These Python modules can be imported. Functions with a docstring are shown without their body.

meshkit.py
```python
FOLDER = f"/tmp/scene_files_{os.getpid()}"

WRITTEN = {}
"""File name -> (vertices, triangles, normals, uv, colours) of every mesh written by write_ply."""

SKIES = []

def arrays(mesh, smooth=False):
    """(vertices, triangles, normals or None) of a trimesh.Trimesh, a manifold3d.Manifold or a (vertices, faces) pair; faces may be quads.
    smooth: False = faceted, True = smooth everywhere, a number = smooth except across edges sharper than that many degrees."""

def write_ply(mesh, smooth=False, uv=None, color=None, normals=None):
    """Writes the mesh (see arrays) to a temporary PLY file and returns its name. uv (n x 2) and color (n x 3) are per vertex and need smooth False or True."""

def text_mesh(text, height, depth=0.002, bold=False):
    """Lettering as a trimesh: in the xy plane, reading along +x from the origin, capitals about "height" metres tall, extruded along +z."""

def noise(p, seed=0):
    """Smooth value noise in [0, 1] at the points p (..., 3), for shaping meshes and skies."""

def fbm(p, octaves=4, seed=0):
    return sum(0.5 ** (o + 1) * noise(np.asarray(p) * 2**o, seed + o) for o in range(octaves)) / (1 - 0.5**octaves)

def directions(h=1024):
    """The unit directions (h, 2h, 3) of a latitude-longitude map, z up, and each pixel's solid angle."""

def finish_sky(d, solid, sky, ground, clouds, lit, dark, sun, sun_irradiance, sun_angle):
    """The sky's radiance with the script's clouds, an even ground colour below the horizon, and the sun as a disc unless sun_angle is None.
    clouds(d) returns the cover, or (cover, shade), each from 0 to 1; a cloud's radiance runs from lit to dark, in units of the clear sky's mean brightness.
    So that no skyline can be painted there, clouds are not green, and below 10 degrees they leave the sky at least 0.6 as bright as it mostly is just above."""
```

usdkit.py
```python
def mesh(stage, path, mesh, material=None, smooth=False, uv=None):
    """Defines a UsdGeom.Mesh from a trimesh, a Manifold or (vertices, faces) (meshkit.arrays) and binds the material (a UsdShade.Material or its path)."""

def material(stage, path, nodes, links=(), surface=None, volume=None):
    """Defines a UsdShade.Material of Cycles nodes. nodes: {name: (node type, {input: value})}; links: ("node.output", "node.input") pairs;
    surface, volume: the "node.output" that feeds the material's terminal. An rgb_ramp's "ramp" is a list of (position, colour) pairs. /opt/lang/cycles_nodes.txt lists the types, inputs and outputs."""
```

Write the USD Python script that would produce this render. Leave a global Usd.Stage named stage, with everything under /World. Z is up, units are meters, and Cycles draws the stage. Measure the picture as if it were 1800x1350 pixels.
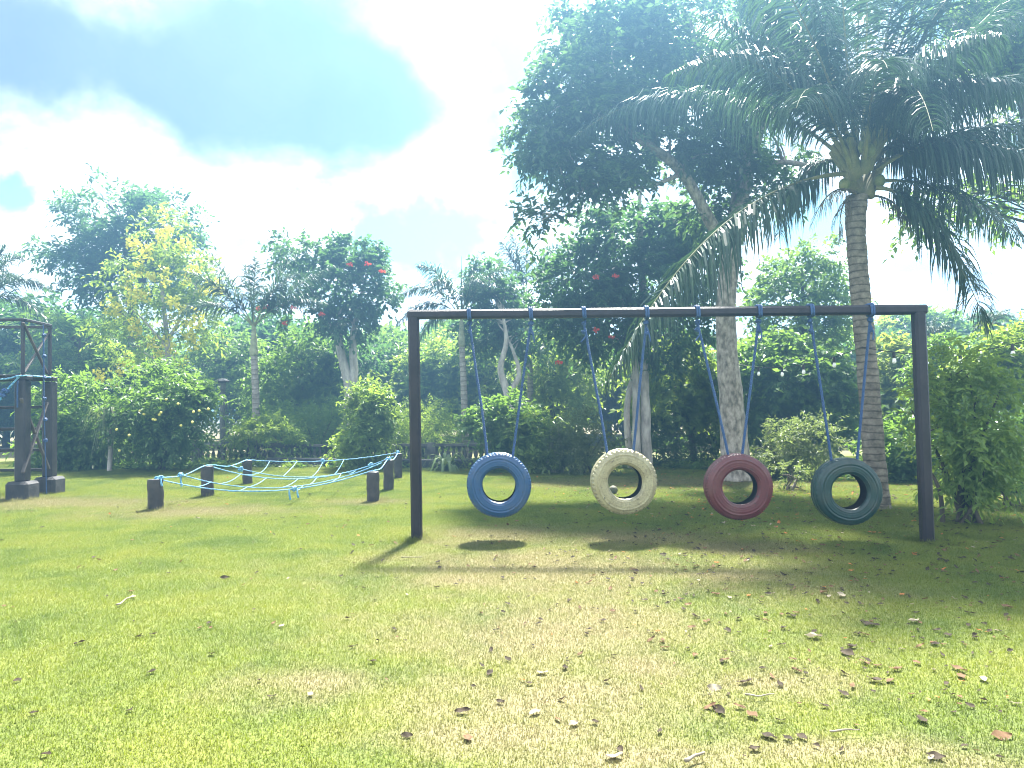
import math
import numpy as np
import trimesh
import usdkit
import meshkit
from pxr import Usd, UsdGeom, UsdLux, UsdShade, Sdf, Gf, Vt

stage = Usd.Stage.CreateInMemory()
UsdGeom.Xform.Define(stage, "/World")
UsdGeom.Scope.Define(stage, "/World/Looks")
PI = math.pi

# ------------------------------------------------------------------ camera
EYE = np.array([0.0, 0.0, 1.4])
FPX = 1300.0                                   # focal length in pixels of the 1800 wide photograph
PITCH, ROLL = math.radians(2.0), 0.020
fwd = np.array([0, math.cos(PITCH), math.sin(PITCH)])
up0 = np.array([0, -math.sin(PITCH), math.cos(PITCH)])
rt0 = np.array([1.0, 0, 0])
RT = rt0 * math.cos(ROLL) - up0 * math.sin(ROLL)
UP = up0 * math.cos(ROLL) + rt0 * math.sin(ROLL)
cam = UsdGeom.Camera.Define(stage, "/World/camera")
cam.CreateHorizontalApertureAttr(36.0)
cam.CreateVerticalApertureAttr(27.0)
cam.CreateFocalLengthAttr(FPX / 1800 * 36.0)
cam.CreateClippingRangeAttr(Gf.Vec2f(0.05, 5000.0))
m4 = Gf.Matrix4d(*RT, 0, *UP, 0, *(-fwd), 0, *EYE, 1)
cam.AddTransformOp().Set(m4)
cam.CreateExposureAttr(3.35)

# ------------------------------------------------------------------ sun and sky
SUN_AZ, SUN_EL = math.radians(12.0), math.radians(58.0)
sund = np.array([math.sin(SUN_AZ) * math.cos(SUN_EL), math.cos(SUN_AZ) * math.cos(SUN_EL), math.sin(SUN_EL)])
sun = UsdLux.DistantLight.Define(stage, "/World/sun")
sun.CreateIntensityAttr(0.85)
sun.CreateAngleAttr(5.0)
sun.CreateNormalizeAttr(True) if hasattr(sun, "CreateNormalizeAttr") else None
sun.CreateColorAttr(Gf.Vec3f(1.0, 0.95, 0.86))
_x = np.cross([0, 0, 1.0], sund); _x /= np.linalg.norm(_x); _y = np.cross(sund, _x)
sun.AddTransformOp().Set(Gf.Matrix4d(*_x, 0, *_y, 0, *sund, 0, 0, 0, 0, 1))
SKY_STRENGTH = 0.085
CLOUD_WHITE = (3.6, 3.6, 3.6)
CLOUD_DARK = (0.32, 0.355, 0.39)


def pdir(px, py):
    d = fwd + (px - 900) / FPX * RT - (py - 675) / FPX * UP
    return d / np.linalg.norm(d)


def sky_material():
    nodes = {
        "tc": ("texture_coordinate", {}),
        "sky": ("sky_texture", {"sky_type": "single_scattering", "sun_disc": False, "sun_elevation": SUN_EL, "sun_rotation": SUN_AZ,
                                "altitude": 50.0, "air_density": 1.0, "aerosol_density": 1.0, "ozone_density": 1.0}),
        "skyt": ("mix_color", {"blend_type": "multiply", "fac": 1.0, "b": (0.21, 0.29, 0.235), "use_clamp": False}),
        # cloud layer coordinates: the direction projected onto a flat layer overhead
        "sep": ("separate_xyz", {}),
        "zz": ("math", {"math_type": "add", "value2": 0.22}),
        "zm": ("math", {"math_type": "maximum", "value2": 0.08}),
        "px": ("math", {"math_type": "divide"}), "py": ("math", {"math_type": "divide"}),
        "pl": ("combine_xyz", {"z": 3.7}),
        "n1": ("noise_texture", {"scale": 1.7, "detail": 9.0, "roughness": 0.56, "distortion": 0.25}),
        "n2": ("noise_texture", {"scale": 5.0, "detail": 6.0, "roughness": 0.55}),
        "n3": ("noise_texture", {"scale": 4.2, "detail": 9.0, "roughness": 0.56}),
        "n4": ("noise_texture", {"scale": 12.0, "detail": 9.0, "roughness": 0.6}), "n4c": ("math", {"math_type": "subtract", "value2": 0.5}), "n4s": ("math", {"math_type": "multiply", "value2": 4.5}),
        "n3c": ("math", {"math_type": "subtract", "value2": 0.5}),
        "n3s": ("math", {"math_type": "multiply", "value2": 4.0}),
    }
    links = [("tc.generated", "sep.vector"), ("sep.z", "zz.value1"), ("zz.value", "zm.value1"), ("sep.x", "px.value1"), ("zm.value", "px.value2"),
             ("sep.y", "py.value1"), ("zm.value", "py.value2"), ("px.value", "pl.x"), ("py.value", "pl.y"), ("pl.vector", "n1.vector"), ("pl.vector", "n2.vector"),
             ("tc.generated", "n3.vector"), ("tc.generated", "n4.vector"), ("n4.fac", "n4c.value1"), ("n4c.value", "n4s.value1"), ("n3.fac", "n3c.value1"), ("n3c.value", "n3s.value1"), ("sky.color", "skyt.a")]

    def blobs(prefix, items):
        """Largest of several soft ellipsoidal cloud masses; each (px, py, half width, half height) seen from the lawn."""
        last = None
        for i, (px, py, rx, ry) in enumerate(items):
            c = pdir(px, py)
            az = math.atan2(c[0], c[1])
            sc = (rx / FPX * abs(c[1]) ** 0.5, 0.9, ry / FPX * abs(c[1]) ** 0.5)
            m, g = f"{prefix}m{i}", f"{prefix}g{i}"
            nodes[m] = ("mapping", {"mapping_type": "texture", "location": tuple(c), "rotation": (0, 0, -az), "scale": sc})
            nodes[g] = ("vector_math", {"math_type": "length"})
            s = f"{prefix}s{i}"
            nodes[s] = ("math", {"math_type": "subtract", "value1": 1.0})
            links.extend([("tc.generated", m + ".vector"), (m + ".vector", g + ".vector1"), (g + ".value", s + ".value2")])
            if last is None:
                last = s + ".value"
            else:
                x = f"{prefix}x{i}"
                nodes[x] = ("math", {"math_type": "smoothmax", "value3": 0.15})
                links.extend([(last, x + ".value1"), (s + ".value", x + ".value2")])
                last = x + ".value"
        return last

    # openings of clear blue between the clouds
    hol = blobs("h", [(745, 400, 200, 90), (905, 60, 60, 150), (920, 330, 80, 120), (870, 200, 40, 110), (25, 345, 80, 45), (1680, 20, 80, 70), (1420, 390, 80, 60), (-500, 300, 300, 120), (2400, 200, 400, 200)])
    nodes["ha"] = ("math", {"math_type": "multiply_add", "value2": 0.8})
    links += [("n4s.value", "ha.value1"), (hol, "ha.value3")]
    nodes["hs"] = ("map_range", {"range_type": "smoothstep", "from_min": -0.25, "from_max": 0.75, "to_min": 0.0, "to_max": 1.0, "clamp": True})
    links += [("ha.value", "hs.value")]
    nodes["cov"] = ("map_range", {"range_type": "smoothstep", "from_min": 0.33, "from_max": 0.5, "to_min": 0.0, "to_max": 1.0, "clamp": True})
    nodes["low"] = ("map_range", {"from_min": 0.05, "from_max": 0.34, "to_min": 0.22, "to_max": 0.0, "clamp": True})
    nodes["nl"] = ("math", {"math_type": "add"})
    links += [("sep.z", "low.value"), ("low.result", "nl.value1"), ("n1.fac", "nl.value2"), ("nl.value", "cov.value")]
    nodes["hinv"] = ("math", {"math_type": "subtract", "value1": 1.0})
    nodes["cov2"] = ("math", {"math_type": "multiply"})
    links += [("hs.result", "hinv.value2"), ("hinv.value", "cov2.value1"), ("cov.result", "cov2.value2")]
    # one heavy grey-blue cloud
    drk = blobs("d", [(60, 85, 380, 175), (330, 135, 330, 160), (525, 150, 260, 145), (650, 155, 160, 130), (-300, 40, 420, 220)])
    nodes["da"] = ("math", {"math_type": "multiply_add", "value2": 0.42})
    links += [("n3s.value", "da.value1"), (drk, "da.value3")]
    nodes["ds"] = ("map_range", {"range_type": "smoothstep", "from_min": -0.2, "from_max": 0.5, "to_min": 0.0, "to_max": 1.0, "clamp": True})
    links += [("da.value", "ds.value")]
    nodes["shade"] = ("rgb_ramp", {"ramp": [(0.34, (CLOUD_WHITE[0] * .36, CLOUD_WHITE[1] * .42, CLOUD_WHITE[2] * .47)), (0.56, CLOUD_WHITE)]})
    links += [("n2.fac", "shade.fac")]
    nodes["dn"] = ("noise_texture", {"scale": 5.0, "detail": 7.0, "roughness": 0.55})
    nodes["dcol"] = ("rgb_ramp", {"ramp": [(0.3, tuple(0.8 * c for c in CLOUD_DARK)), (0.7, tuple(1.25 * c for c in CLOUD_DARK))]})
    links += [("tc.generated", "dn.vector"), ("dn.fac", "dcol.fac")]
    nodes["m1"] = ("mix_color", {"use_clamp": False}); nodes["m2"] = ("mix_color", {"use_clamp": False})
    links += [("skyt.result", "m1.a"), ("shade.color", "m1.b"), ("cov2.value", "m1.fac"), ("m1.result", "m2.a"), ("dcol.color", "m2.b"), ("ds.result", "m2.fac")]
    nodes["bg"] = ("background_shader", {"strength": SKY_STRENGTH})
    links += [("m2.result", "bg.color")]
    return usdkit.material(stage, "/World/Looks/sky_look", nodes, links, surface="bg.background")


dome = UsdLux.DomeLight.Define(stage, "/World/sky")
dome.CreateIntensityAttr(1.0)
UsdShade.MaterialBindingAPI.Apply(dome.GetPrim()).Bind(sky_material())
dome.GetPrim().SetCustomDataByKey("kind", "structure")

# ------------------------------------------------------------------ helpers
used = {}


def numbered(path):
    n = used.get(path, 0)
    used[path] = n + 1
    return path if n == 0 else f"{path}_{n:03d}"


def tag(p, label=None, cat=None, group=None, kind=None):
    p = p.GetPrim() if hasattr(p, "GetPrim") else p
    for k, v in (("label", label), ("category", cat), ("group", group), ("kind", kind)):
        if v:
            p.SetCustomDataByKey(k, v)
    return p


def thing(name, label, cat, loc=(0, 0, 0), rz=0.0, scale=None, group=None):
    x = UsdGeom.Xform.Define(stage, numbered("/World/" + name))
    x.AddTranslateOp().Set(Gf.Vec3d(*map(float, loc)))
    x.AddRotateZOp().Set(float(rz))
    x.AddScaleOp().Set(Gf.Vec3f(*(scale if scale is not None else (1, 1, 1))))
    tag(x, label, cat, group)
    x.base = np.array(loc, float)
    return x


def path_of(o):
    return str(o.GetPath())


def obj(name, mesh, mat, parent=None, smooth=False, **kw):
    """One Mesh prim under parent (coordinates local to it), or under /World."""
    p = usdkit.mesh(stage, numbered((path_of(parent) if parent is not None else "/World") + "/" + name), mesh, mat, smooth=smooth)
    if kw:
        tag(p, **kw)
    return p


def dup(root, loc, rz, scale, label=None, group=None, name=None):
    nm = name or root.GetPrim().GetName().rstrip('0123456789').rstrip('_')
    was = root.GetPrim().GetCustomData()
    r = thing(nm, label or was["label"], was["category"], loc, rz, scale, group or was.get("group"))
    r.GetPrim().GetReferences().AddInternalReference(root.GetPath())
    r.GetPrim().SetInstanceable(True)
    return r


def cat(*ms):
    """Joins (vertices, faces) pairs."""
    vs, fs, n = [], [], 0
    for v, f in ms:
        v = np.asarray(v, float); f = np.asarray(f, int)
        if len(v) == 0:
            continue
        vs.append(v); fs.append(f + n); n += len(v)
    return np.vstack(vs), np.vstack(fs)


def unit(v):
    v = np.asarray(v, float)
    return v / (np.linalg.norm(v, axis=-1, keepdims=True) + 1e-12)


def gz(x, y):
    x = np.asarray(x, float); y = np.asarray(y, float)
    slope = -0.016 * np.clip(x, -14, 14)
    und = 0.05 * np.sin(x * 0.31 + 0.7) * np.sin(y * 0.23 + 0.4)
    k = np.clip((y - 4) / 6, 0, 1)
    far = np.clip((np.hypot(x, y) - 34) / 60, 0, 1)
    return slope + und * k * (1 - far) + far * 0.3 * np.sin(x * 0.03) * np.sin(y * 0.021)


def G(px, py):
    """The point of the ground seen there."""
    d = pdir(px, py)
    t = 3.0
    for _ in range(60):
        p = EYE + d * t
        t += (p[2] - gz(p[0], p[1])) / max(-d[2], 0.02) * 0.8
    p = EYE + d * t
    return np.array([p[0], p[1], float(gz(p[0], p[1]))])


def P(px, py, y):
    """The point seen there at y metres ahead."""
    d = pdir(px, py)
    return EYE + d * (y / d[1])


def base_at(px, y):
    """Ground point y metres ahead under a column of the photograph."""
    p = P(px, 760, y)
    return np.array([p[0], y, float(gz(p[0], y))])


def tube(points, radii, sides=8, cap=True):
    p = np.asarray(points, float)
    n = len(p)
    r = np.broadcast_to(np.asarray(radii, float), (n,))
    t = unit(np.gradient(p, axis=0))
    a = np.zeros_like(p)
    ref = np.array([0, 0, 1.0]) if abs(t[0, 2]) < 0.9 else np.array([1.0, 0, 0])
    a0 = unit(np.cross(t[0], ref))
    for i in range(n):
        a0 = unit(a0 - np.dot(a0, t[i]) * t[i])
        a[i] = a0
    b = np.cross(t, a)
    ang = np.arange(sides) * 2 * PI / sides
    v = (p[:, None] + r[:, None, None] * (np.cos(ang)[None, :, None] * a[:, None] + np.sin(ang)[None, :, None] * b[:, None])).reshape(-1, 3)
    i, j = np.meshgrid(np.arange(n - 1), np.arange(sides), indexing="ij")
    q = np.stack([i * sides + j, i * sides + (j + 1) % sides, (i + 1) * sides + (j + 1) % sides, (i + 1) * sides + j], -1).reshape(-1, 4)
    f = np.vstack([q[:, [0, 1, 2]], q[:, [0, 2, 3]]])
    if cap:
        k = len(v)
        v = np.vstack([v, p[0], p[-1]])
        jj = np.arange(sides)
        f = np.vstack([f, np.stack([np.full(sides, k), (jj + 1) % sides, jj], 1), np.stack([np.full(sides, k + 1), (n - 1) * sides + jj, (n - 1) * sides + (jj + 1) % sides], 1)])
    return v, f


def resample(pts, n):
    """Smooth curve through control points (Catmull-Rom), n points."""
    p = np.asarray(pts, float)
    if len(p) == 2:
        return p[0] + np.linspace(0, 1, n)[:, None] * (p[1] - p[0])
    q = np.vstack([2 * p[0] - p[1], p, 2 * p[-1] - p[-2]])
    u = np.linspace(0, len(p) - 1 - 1e-9, n)
    i = u.astype(int); t = (u - i)[:, None]
    p0, p1, p2, p3 = q[i], q[i + 1], q[i + 2], q[i + 3]
    return 0.5 * (2 * p1 + (p2 - p0) * t + (2 * p0 - 5 * p1 + 4 * p2 - p3) * t ** 2 + (3 * p1 - p0 - 3 * p2 + p3) * t ** 3)


def box(c, s, bevel=0.006, rot=None):
    """A box with chamfered edges; rot is a 3x3 matrix whose columns are its axes."""
    h = np.asarray(s, float) / 2
    b = min(bevel, h.min() * 0.45)
    pts = []
    for k in range(3):
        e = h.copy(); e[(k + 1) % 3] -= b; e[(k + 2) % 3] -= b
        for sx in (-1, 1):
            for sy in (-1, 1):
                for sz in (-1, 1):
                    pts.append(e * (sx, sy, sz))
    hull = trimesh.convex.convex_hull(np.array(pts))
    v = np.array(hull.vertices)
    if rot is not None:
        v = v @ np.asarray(rot).T
    return v + np.asarray(c, float), np.array(hull.faces)


def bar(a, b, w, d=None, bevel=0.006, upv=(0, 0, 1)):
    """A rectangular beam from a to b."""
    a, b = np.asarray(a, float), np.asarray(b, float)
    t = unit(b - a)
    u = np.asarray(upv, float)
    if abs(np.dot(t, u)) > 0.95:
        u = np.array([0, 1.0, 0])
    s = unit(np.cross(t, u)); n = np.cross(s, t)
    return box((a + b) / 2, (w, np.linalg.norm(b - a), d or w), bevel, np.stack([s, t, n], 1))


def rope_mesh(pts, r, n=60, pitch=None, strands=3, sides=5):
    """A laid rope: strands wound round the path."""
    p = resample(pts, n)
    L = np.concatenate([[0], np.cumsum(np.linalg.norm(np.diff(p, axis=0), axis=1))])
    pitch = pitch or 7 * r
    t = unit(np.gradient(p, axis=0))
    ref = np.array([0.31, 0.9, 0.27])
    a = unit(np.cross(t, ref)); b = np.cross(t, a)
    out = []
    for k in range(strands):
        ph = 2 * PI * (L / pitch + k / strands)
        out.append(tube(p + 0.5 * r * (np.cos(ph)[:, None] * a + np.sin(ph)[:, None] * b), r * 0.56, sides))
    return cat(*out)


def knot(c, r, rng):
    """A lumpy tied knot: a few short turns of rope."""
    out = []
    for k in range(3):
        n = unit(rng.normal(size=3)); a = unit(np.cross(n, [0.3, 0.2, 1])); b = np.cross(n, a)
        th = np.linspace(0, 2 * PI, 12)
        out.append(tube(np.asarray(c) + r * 1.3 * (np.cos(th)[:, None] * a + np.sin(th)[:, None] * b) + rng.normal(size=3) * r * 0.3, r * 0.75, 6, cap=False))
    return cat(*out)


# ------------------------------------------------------------------ materials
def mat(name, nodes, links, surface):
    return usdkit.material(stage, "/World/Looks/" + name, nodes, links, surface=surface)


def noisy(name, a, b, scale=6.0, rough=0.6, bump=0.0, bscale=None, detail=5.0, spec=0.4, lo=0.35, hi=0.65, stretch=(1, 1, 1), metallic=0.0, coord="generated"):
    """Two tones mixed by noise in world space, with a little relief."""
    nodes = {"g": ("geometry", {}), "mp": ("mapping", {"scale": stretch}), "n": ("noise_texture", {"scale": scale, "detail": detail, "roughness": 0.6}),
             "r": ("rgb_ramp", {"ramp": [(lo, a), (hi, b)]}), "p": ("principled_bsdf", {"roughness": rough, "specular_ior_level": spec, "metallic": metallic})}
    links = [("g.position", "mp.vector"), ("mp.vector", "n.vector"), ("n.fac", "r.fac"), ("r.color", "p.base_color")]
    if bump:
        nodes["bn"] = ("noise_texture", {"scale": bscale or scale * 4, "detail": 6.0, "roughness": 0.65})
        nodes["b"] = ("bump", {"strength": bump, "distance": 0.02})
        links += [("mp.vector", "bn.vector"), ("bn.fac", "b.height"), ("b.normal", "p.normal")]
    return mat(name, nodes, links, "p.BSDF")


def leafy(name, a, b, trans, tfac=0.42, rough=0.45, spec=0.35, clump=1.3):
    """Foliage: each leaf its own tone between a and b, clumps drift too, light passes through."""
    nodes = {"g": ("geometry", {}), "n": ("noise_texture", {"scale": clump, "detail": 2.0}), "r": ("rgb_ramp", {"ramp": [(0.0, a), (1.0, b)]}),
             "ad": ("math", {"math_type": "multiply_add", "value2": 0.6}), "nn": ("math", {"math_type": "multiply_add", "value2": 1.4, "value3": -0.5}),
             "p": ("principled_bsdf", {"roughness": rough, "specular_ior_level": spec}),
             "tr": ("rgb_ramp", {"ramp": [(0.0, tuple(0.75 * c for c in trans)), (1.0, trans)]}), "t": ("translucent_bsdf", {}), "mx": ("mix_closure", {"fac": tfac})}
    links = [("g.position", "n.vector"), ("n.fac", "nn.value1"), ("g.random_per_island", "ad.value1"), ("nn.value", "ad.value3"), ("ad.value", "r.fac"), ("r.color", "p.base_color"),
             ("g.random_per_island", "tr.fac"), ("tr.color", "t.color"), ("p.BSDF", "mx.closure1"), ("t.BSDF", "mx.closure2")]
    return mat(name, nodes, links, "mx.closure")


M = {}
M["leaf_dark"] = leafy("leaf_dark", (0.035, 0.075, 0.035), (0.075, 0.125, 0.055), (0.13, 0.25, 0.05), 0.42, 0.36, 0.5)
M["leaf_deep"] = leafy("leaf_deep", (0.035, 0.083, 0.039), (0.079, 0.149, 0.057), (0.127, 0.269, 0.057))
M["leaf_mid"] = leafy("leaf_mid", (0.057, 0.115, 0.036), (0.129, 0.213, 0.058), (0.259, 0.442, 0.058))
M["leaf_light"] = leafy("leaf_light", (0.089, 0.161, 0.039), (0.193, 0.266, 0.066), (0.401, 0.561, 0.066))
M["leaf_lime"] = leafy("leaf_lime", (0.10, 0.16, 0.03), (0.19, 0.24, 0.05), (0.42, 0.52, 0.07), 0.5)
M["leaf_olive"] = leafy("leaf_olive", (0.080, 0.117, 0.052), (0.161, 0.186, 0.079), (0.263, 0.345, 0.079))
M["frond"] = leafy("frond", (0.025, 0.055, 0.035), (0.055, 0.095, 0.05), (0.07, 0.145, 0.05), 0.3, 0.42, 0.4)
M["frond_dry"] = leafy("frond_dry", (0.10, 0.09, 0.05), (0.20, 0.16, 0.09), (0.2, 0.16, 0.07), 0.3)
M["frond_far"] = leafy("frond_far", (0.06, 0.10, 0.05), (0.12, 0.16, 0.07), (0.18, 0.27, 0.07), 0.35)
M["agave"] = leafy("agave", (0.09, 0.14, 0.05), (0.20, 0.26, 0.09), (0.25, 0.35, 0.08), 0.25)
M["red_flower"] = leafy("red_flower", (0.65, 0.05, 0.03), (0.8, 0.12, 0.05), (0.8, 0.10, 0.04), 0.4)
M["yellow_flower"] = leafy("yellow_flower", (0.58, 0.55, 0.05), (0.72, 0.70, 0.10), (0.70, 0.68, 0.08), 0.45)
M["yellow_fruit"] = noisy("yellow_fruit", (0.5, 0.45, 0.09), (0.62, 0.57, 0.16), 20)
M["midrib"] = noisy("midrib", (0.12, 0.13, 0.05), (0.2, 0.19, 0.08), 5)
M["bark_grey"] = noisy("bark_grey", (0.10, 0.085, 0.065), (0.36, 0.33, 0.29), 6.0, 0.85, 1.0, 22, detail=9.0, stretch=(2.0, 2.0, 1.1))
M["bark_pale"] = noisy("bark_pale", (0.22, 0.2, 0.175), (0.46, 0.43, 0.39), 3.5, 0.85, 0.5, 18, stretch=(2, 2, 0.7))
M["bark_dark"] = noisy("bark_dark", (0.035, 0.028, 0.02), (0.1, 0.085, 0.065), 5, 0.9, 0.6, 20)
M["soil_far"] = noisy("soil_far", (0.2, 0.14, 0.08), (0.33, 0.25, 0.15), 1, 0.9)
M["black_paint"] = noisy("black_paint", (0.012, 0.011, 0.012), (0.035, 0.031, 0.03), 9, 0.5, 0.25, 30, spec=0.45)
M["brown_paint"] = noisy("brown_paint", (0.006, 0.005, 0.008), (0.016, 0.013, 0.018), 7, 0.42, 0.2, 60, spec=0.35, stretch=(1, 1, 0.5))
M["tower_paint"] = noisy("tower_paint", (0.010, 0.010, 0.014), (0.03, 0.028, 0.034), 6, 0.45, 0.2, 30, stretch=(1, 1, .3))
M["brace_wood"] = noisy("brace_wood", (0.03, 0.027, 0.028), (0.075, 0.066, 0.062), 6, 0.6, 0.2, 30)
M["concrete_dark"] = noisy("concrete_dark", (0.014, 0.015, 0.018), (0.04, 0.04, 0.042), 7, 0.75, 0.5, 40)
M["baluster"] = noisy("baluster", (0.035, 0.034, 0.033), (0.12, 0.115, 0.105), 4, 0.85, 0.4, 30)
M["rope_blue"] = noisy("rope_blue", (0.015, 0.045, 0.14), (0.04, 0.095, 0.22), 60, 0.55, 0.4, 300)
M["rope_cyan"] = noisy("rope_cyan", (0.03, 0.16, 0.33), (0.18, 0.38, 0.52), 25, 0.6, 0.3, 200)
M["rubber"] = noisy("rubber", (0.01, 0.01, 0.011), (0.022, 0.021, 0.021), 12, 0.55)
M["lamp_metal"] = noisy("lamp_metal", (0.05, 0.06, 0.055), (0.11, 0.12, 0.11), 5, 0.6)
M["bulb"] = noisy("bulb", (0.8, 0.8, 0.77), (0.86, 0.86, 0.83), 3, 0.25, spec=0.6)
M["black_plastic"] = noisy("black_plastic", (0.012, 0.012, 0.012), (0.02, 0.02, 0.02), 3, 0.5)
M["coconut_green"] = noisy("coconut_green", (0.10, 0.14, 0.03), (0.22, 0.22, 0.07), 6, 0.45)
M["coconut_old"] = noisy("coconut_old", (0.05, 0.055, 0.03), (0.11, 0.10, 0.055), 8, 0.7, 0.5)
M["cactus"] = noisy("cactus", (0.16, 0.18, 0.10), (0.28, 0.29, 0.18), 8, 0.7, 0.5)
M["stone_white"] = noisy("stone_white", (0.5, 0.48, 0.44), (0.7, 0.68, 0.63), 30, 0.8)
M["wood_dry"] = noisy("wood_dry", (0.12, 0.10, 0.075), (0.26, 0.225, 0.17), 12, 0.85)


def ringbark(name, a, b, dark, scale):
    nodes = {"g": ("geometry", {}), "w": ("wave_texture", {"wave_type": "bands", "bands_direction": "z", "profile": "saw", "scale": scale, "distortion": 2.5, "detail": 3.0, "detail_scale": 1.5}),
             "n": ("noise_texture", {"scale": 9.0, "detail": 7.0, "roughness": 0.7}), "r": ("rgb_ramp", {"ramp": [(.32, a), (.66, b)]}), "lr": ("rgb_ramp", {"ramp": [(0.0, dark), (.22, (1, 1, 1)), (.9, (.9, .9, .9)), (1.0, dark)]}),
             "m": ("mix_color", {"blend_type": "multiply", "fac": 1.0}), "ad": ("math", {"math_type": "add"}), "b": ("bump", {"strength": .8, "distance": .03}), "p": ("principled_bsdf", {"roughness": .85, "specular_ior_level": .25})}
    links = [("g.position", "w.vector"), ("g.position", "n.vector"), ("n.fac", "r.fac"), ("w.fac", "lr.fac"), ("r.color", "m.a"), ("lr.color", "m.b"), ("m.result", "p.base_color"),
             ("w.fac", "ad.value1"), ("n.fac", "ad.value2"), ("ad.value", "b.height"), ("b.normal", "p.normal")]
    return mat(name, nodes, links, "p.BSDF")


M["bark_coconut"] = ringbark("bark_coconut", (.10, .085, .07), (.30, .27, .23), (.35, .33, .31), 3.2)
M["bark_palm"] = ringbark("bark_palm", (.19, .175, .15), (.36, .335, .30), (.45, .43, .41), 2.4)


def painted(name, base, worn, wear=0.62, rough=0.42):
    """Old paint on rubber: blotchy fading, fine scuffs down to the black rubber, dusty marks."""
    nodes = {"tc": ("geometry", {}), "n": ("noise_texture", {"scale": 9.0, "detail": 8.0, "roughness": 0.7}), "n2": ("noise_texture", {"scale": 70.0, "detail": 4.0, "roughness": 0.7}),
             "n3": ("noise_texture", {"scale": 28.0, "detail": 9.0, "roughness": 0.75}), "n4": ("noise_texture", {"scale": 5.0, "detail": 5.0, "roughness": 0.6}),
             "mul": ("math", {"math_type": "multiply_add", "value2": 0.5}), "r": ("rgb_ramp", {"ramp": [(wear - .1, base), (wear + 0.1, worn)]}),
             "sc": ("rgb_ramp", {"ramp": [(.585, (0, 0, 0)), (.65, (.9, .9, .9))]}), "du": ("rgb_ramp", {"ramp": [(.5, (0, 0, 0)), (.8, (.22, .22, .22))]}),
             "m1": ("mix_color", {"b": (0.16, 0.145, 0.115)}), "m2": ("mix_color", {"b": (0.018, 0.017, 0.016)}),
             "half": ("math", {"math_type": "multiply", "value2": 0.5}),
             "b": ("bump", {"strength": 0.35, "distance": 0.005}), "p": ("principled_bsdf", {"roughness": rough, "specular_ior_level": 0.5})}
    links = [("tc.position", "n.vector"), ("tc.position", "n2.vector"), ("tc.position", "n3.vector"), ("tc.position", "n4.vector"), ("n.fac", "mul.value1"), ("n2.fac", "half.value1"), ("half.value", "mul.value3"),
             ("mul.value", "r.fac"), ("n4.fac", "du.fac"), ("n3.fac", "sc.fac"), ("r.color", "m1.a"), ("du.color", "m1.fac"), ("m1.result", "m2.a"), ("sc.color", "m2.fac"),
             ("m2.result", "p.base_color"), ("n2.fac", "b.height"), ("b.normal", "p.normal")]
    return mat(name, nodes, links, "p.BSDF")


M["tyre_blue"] = painted("tyre_blue", (0.010, 0.050, 0.130), (0.008, 0.028, 0.07))
M["tyre_cream"] = painted("tyre_cream", (0.33, 0.31, 0.185), (0.18, 0.155, 0.085), 0.50)
M["tyre_red"] = painted("tyre_red", (0.068, 0.011, 0.014), (0.10, 0.03, 0.03), 0.60)
M["tyre_green"] = painted("tyre_green", (0.004, 0.022, 0.022), (0.008, 0.04, 0.038), 0.60)

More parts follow.
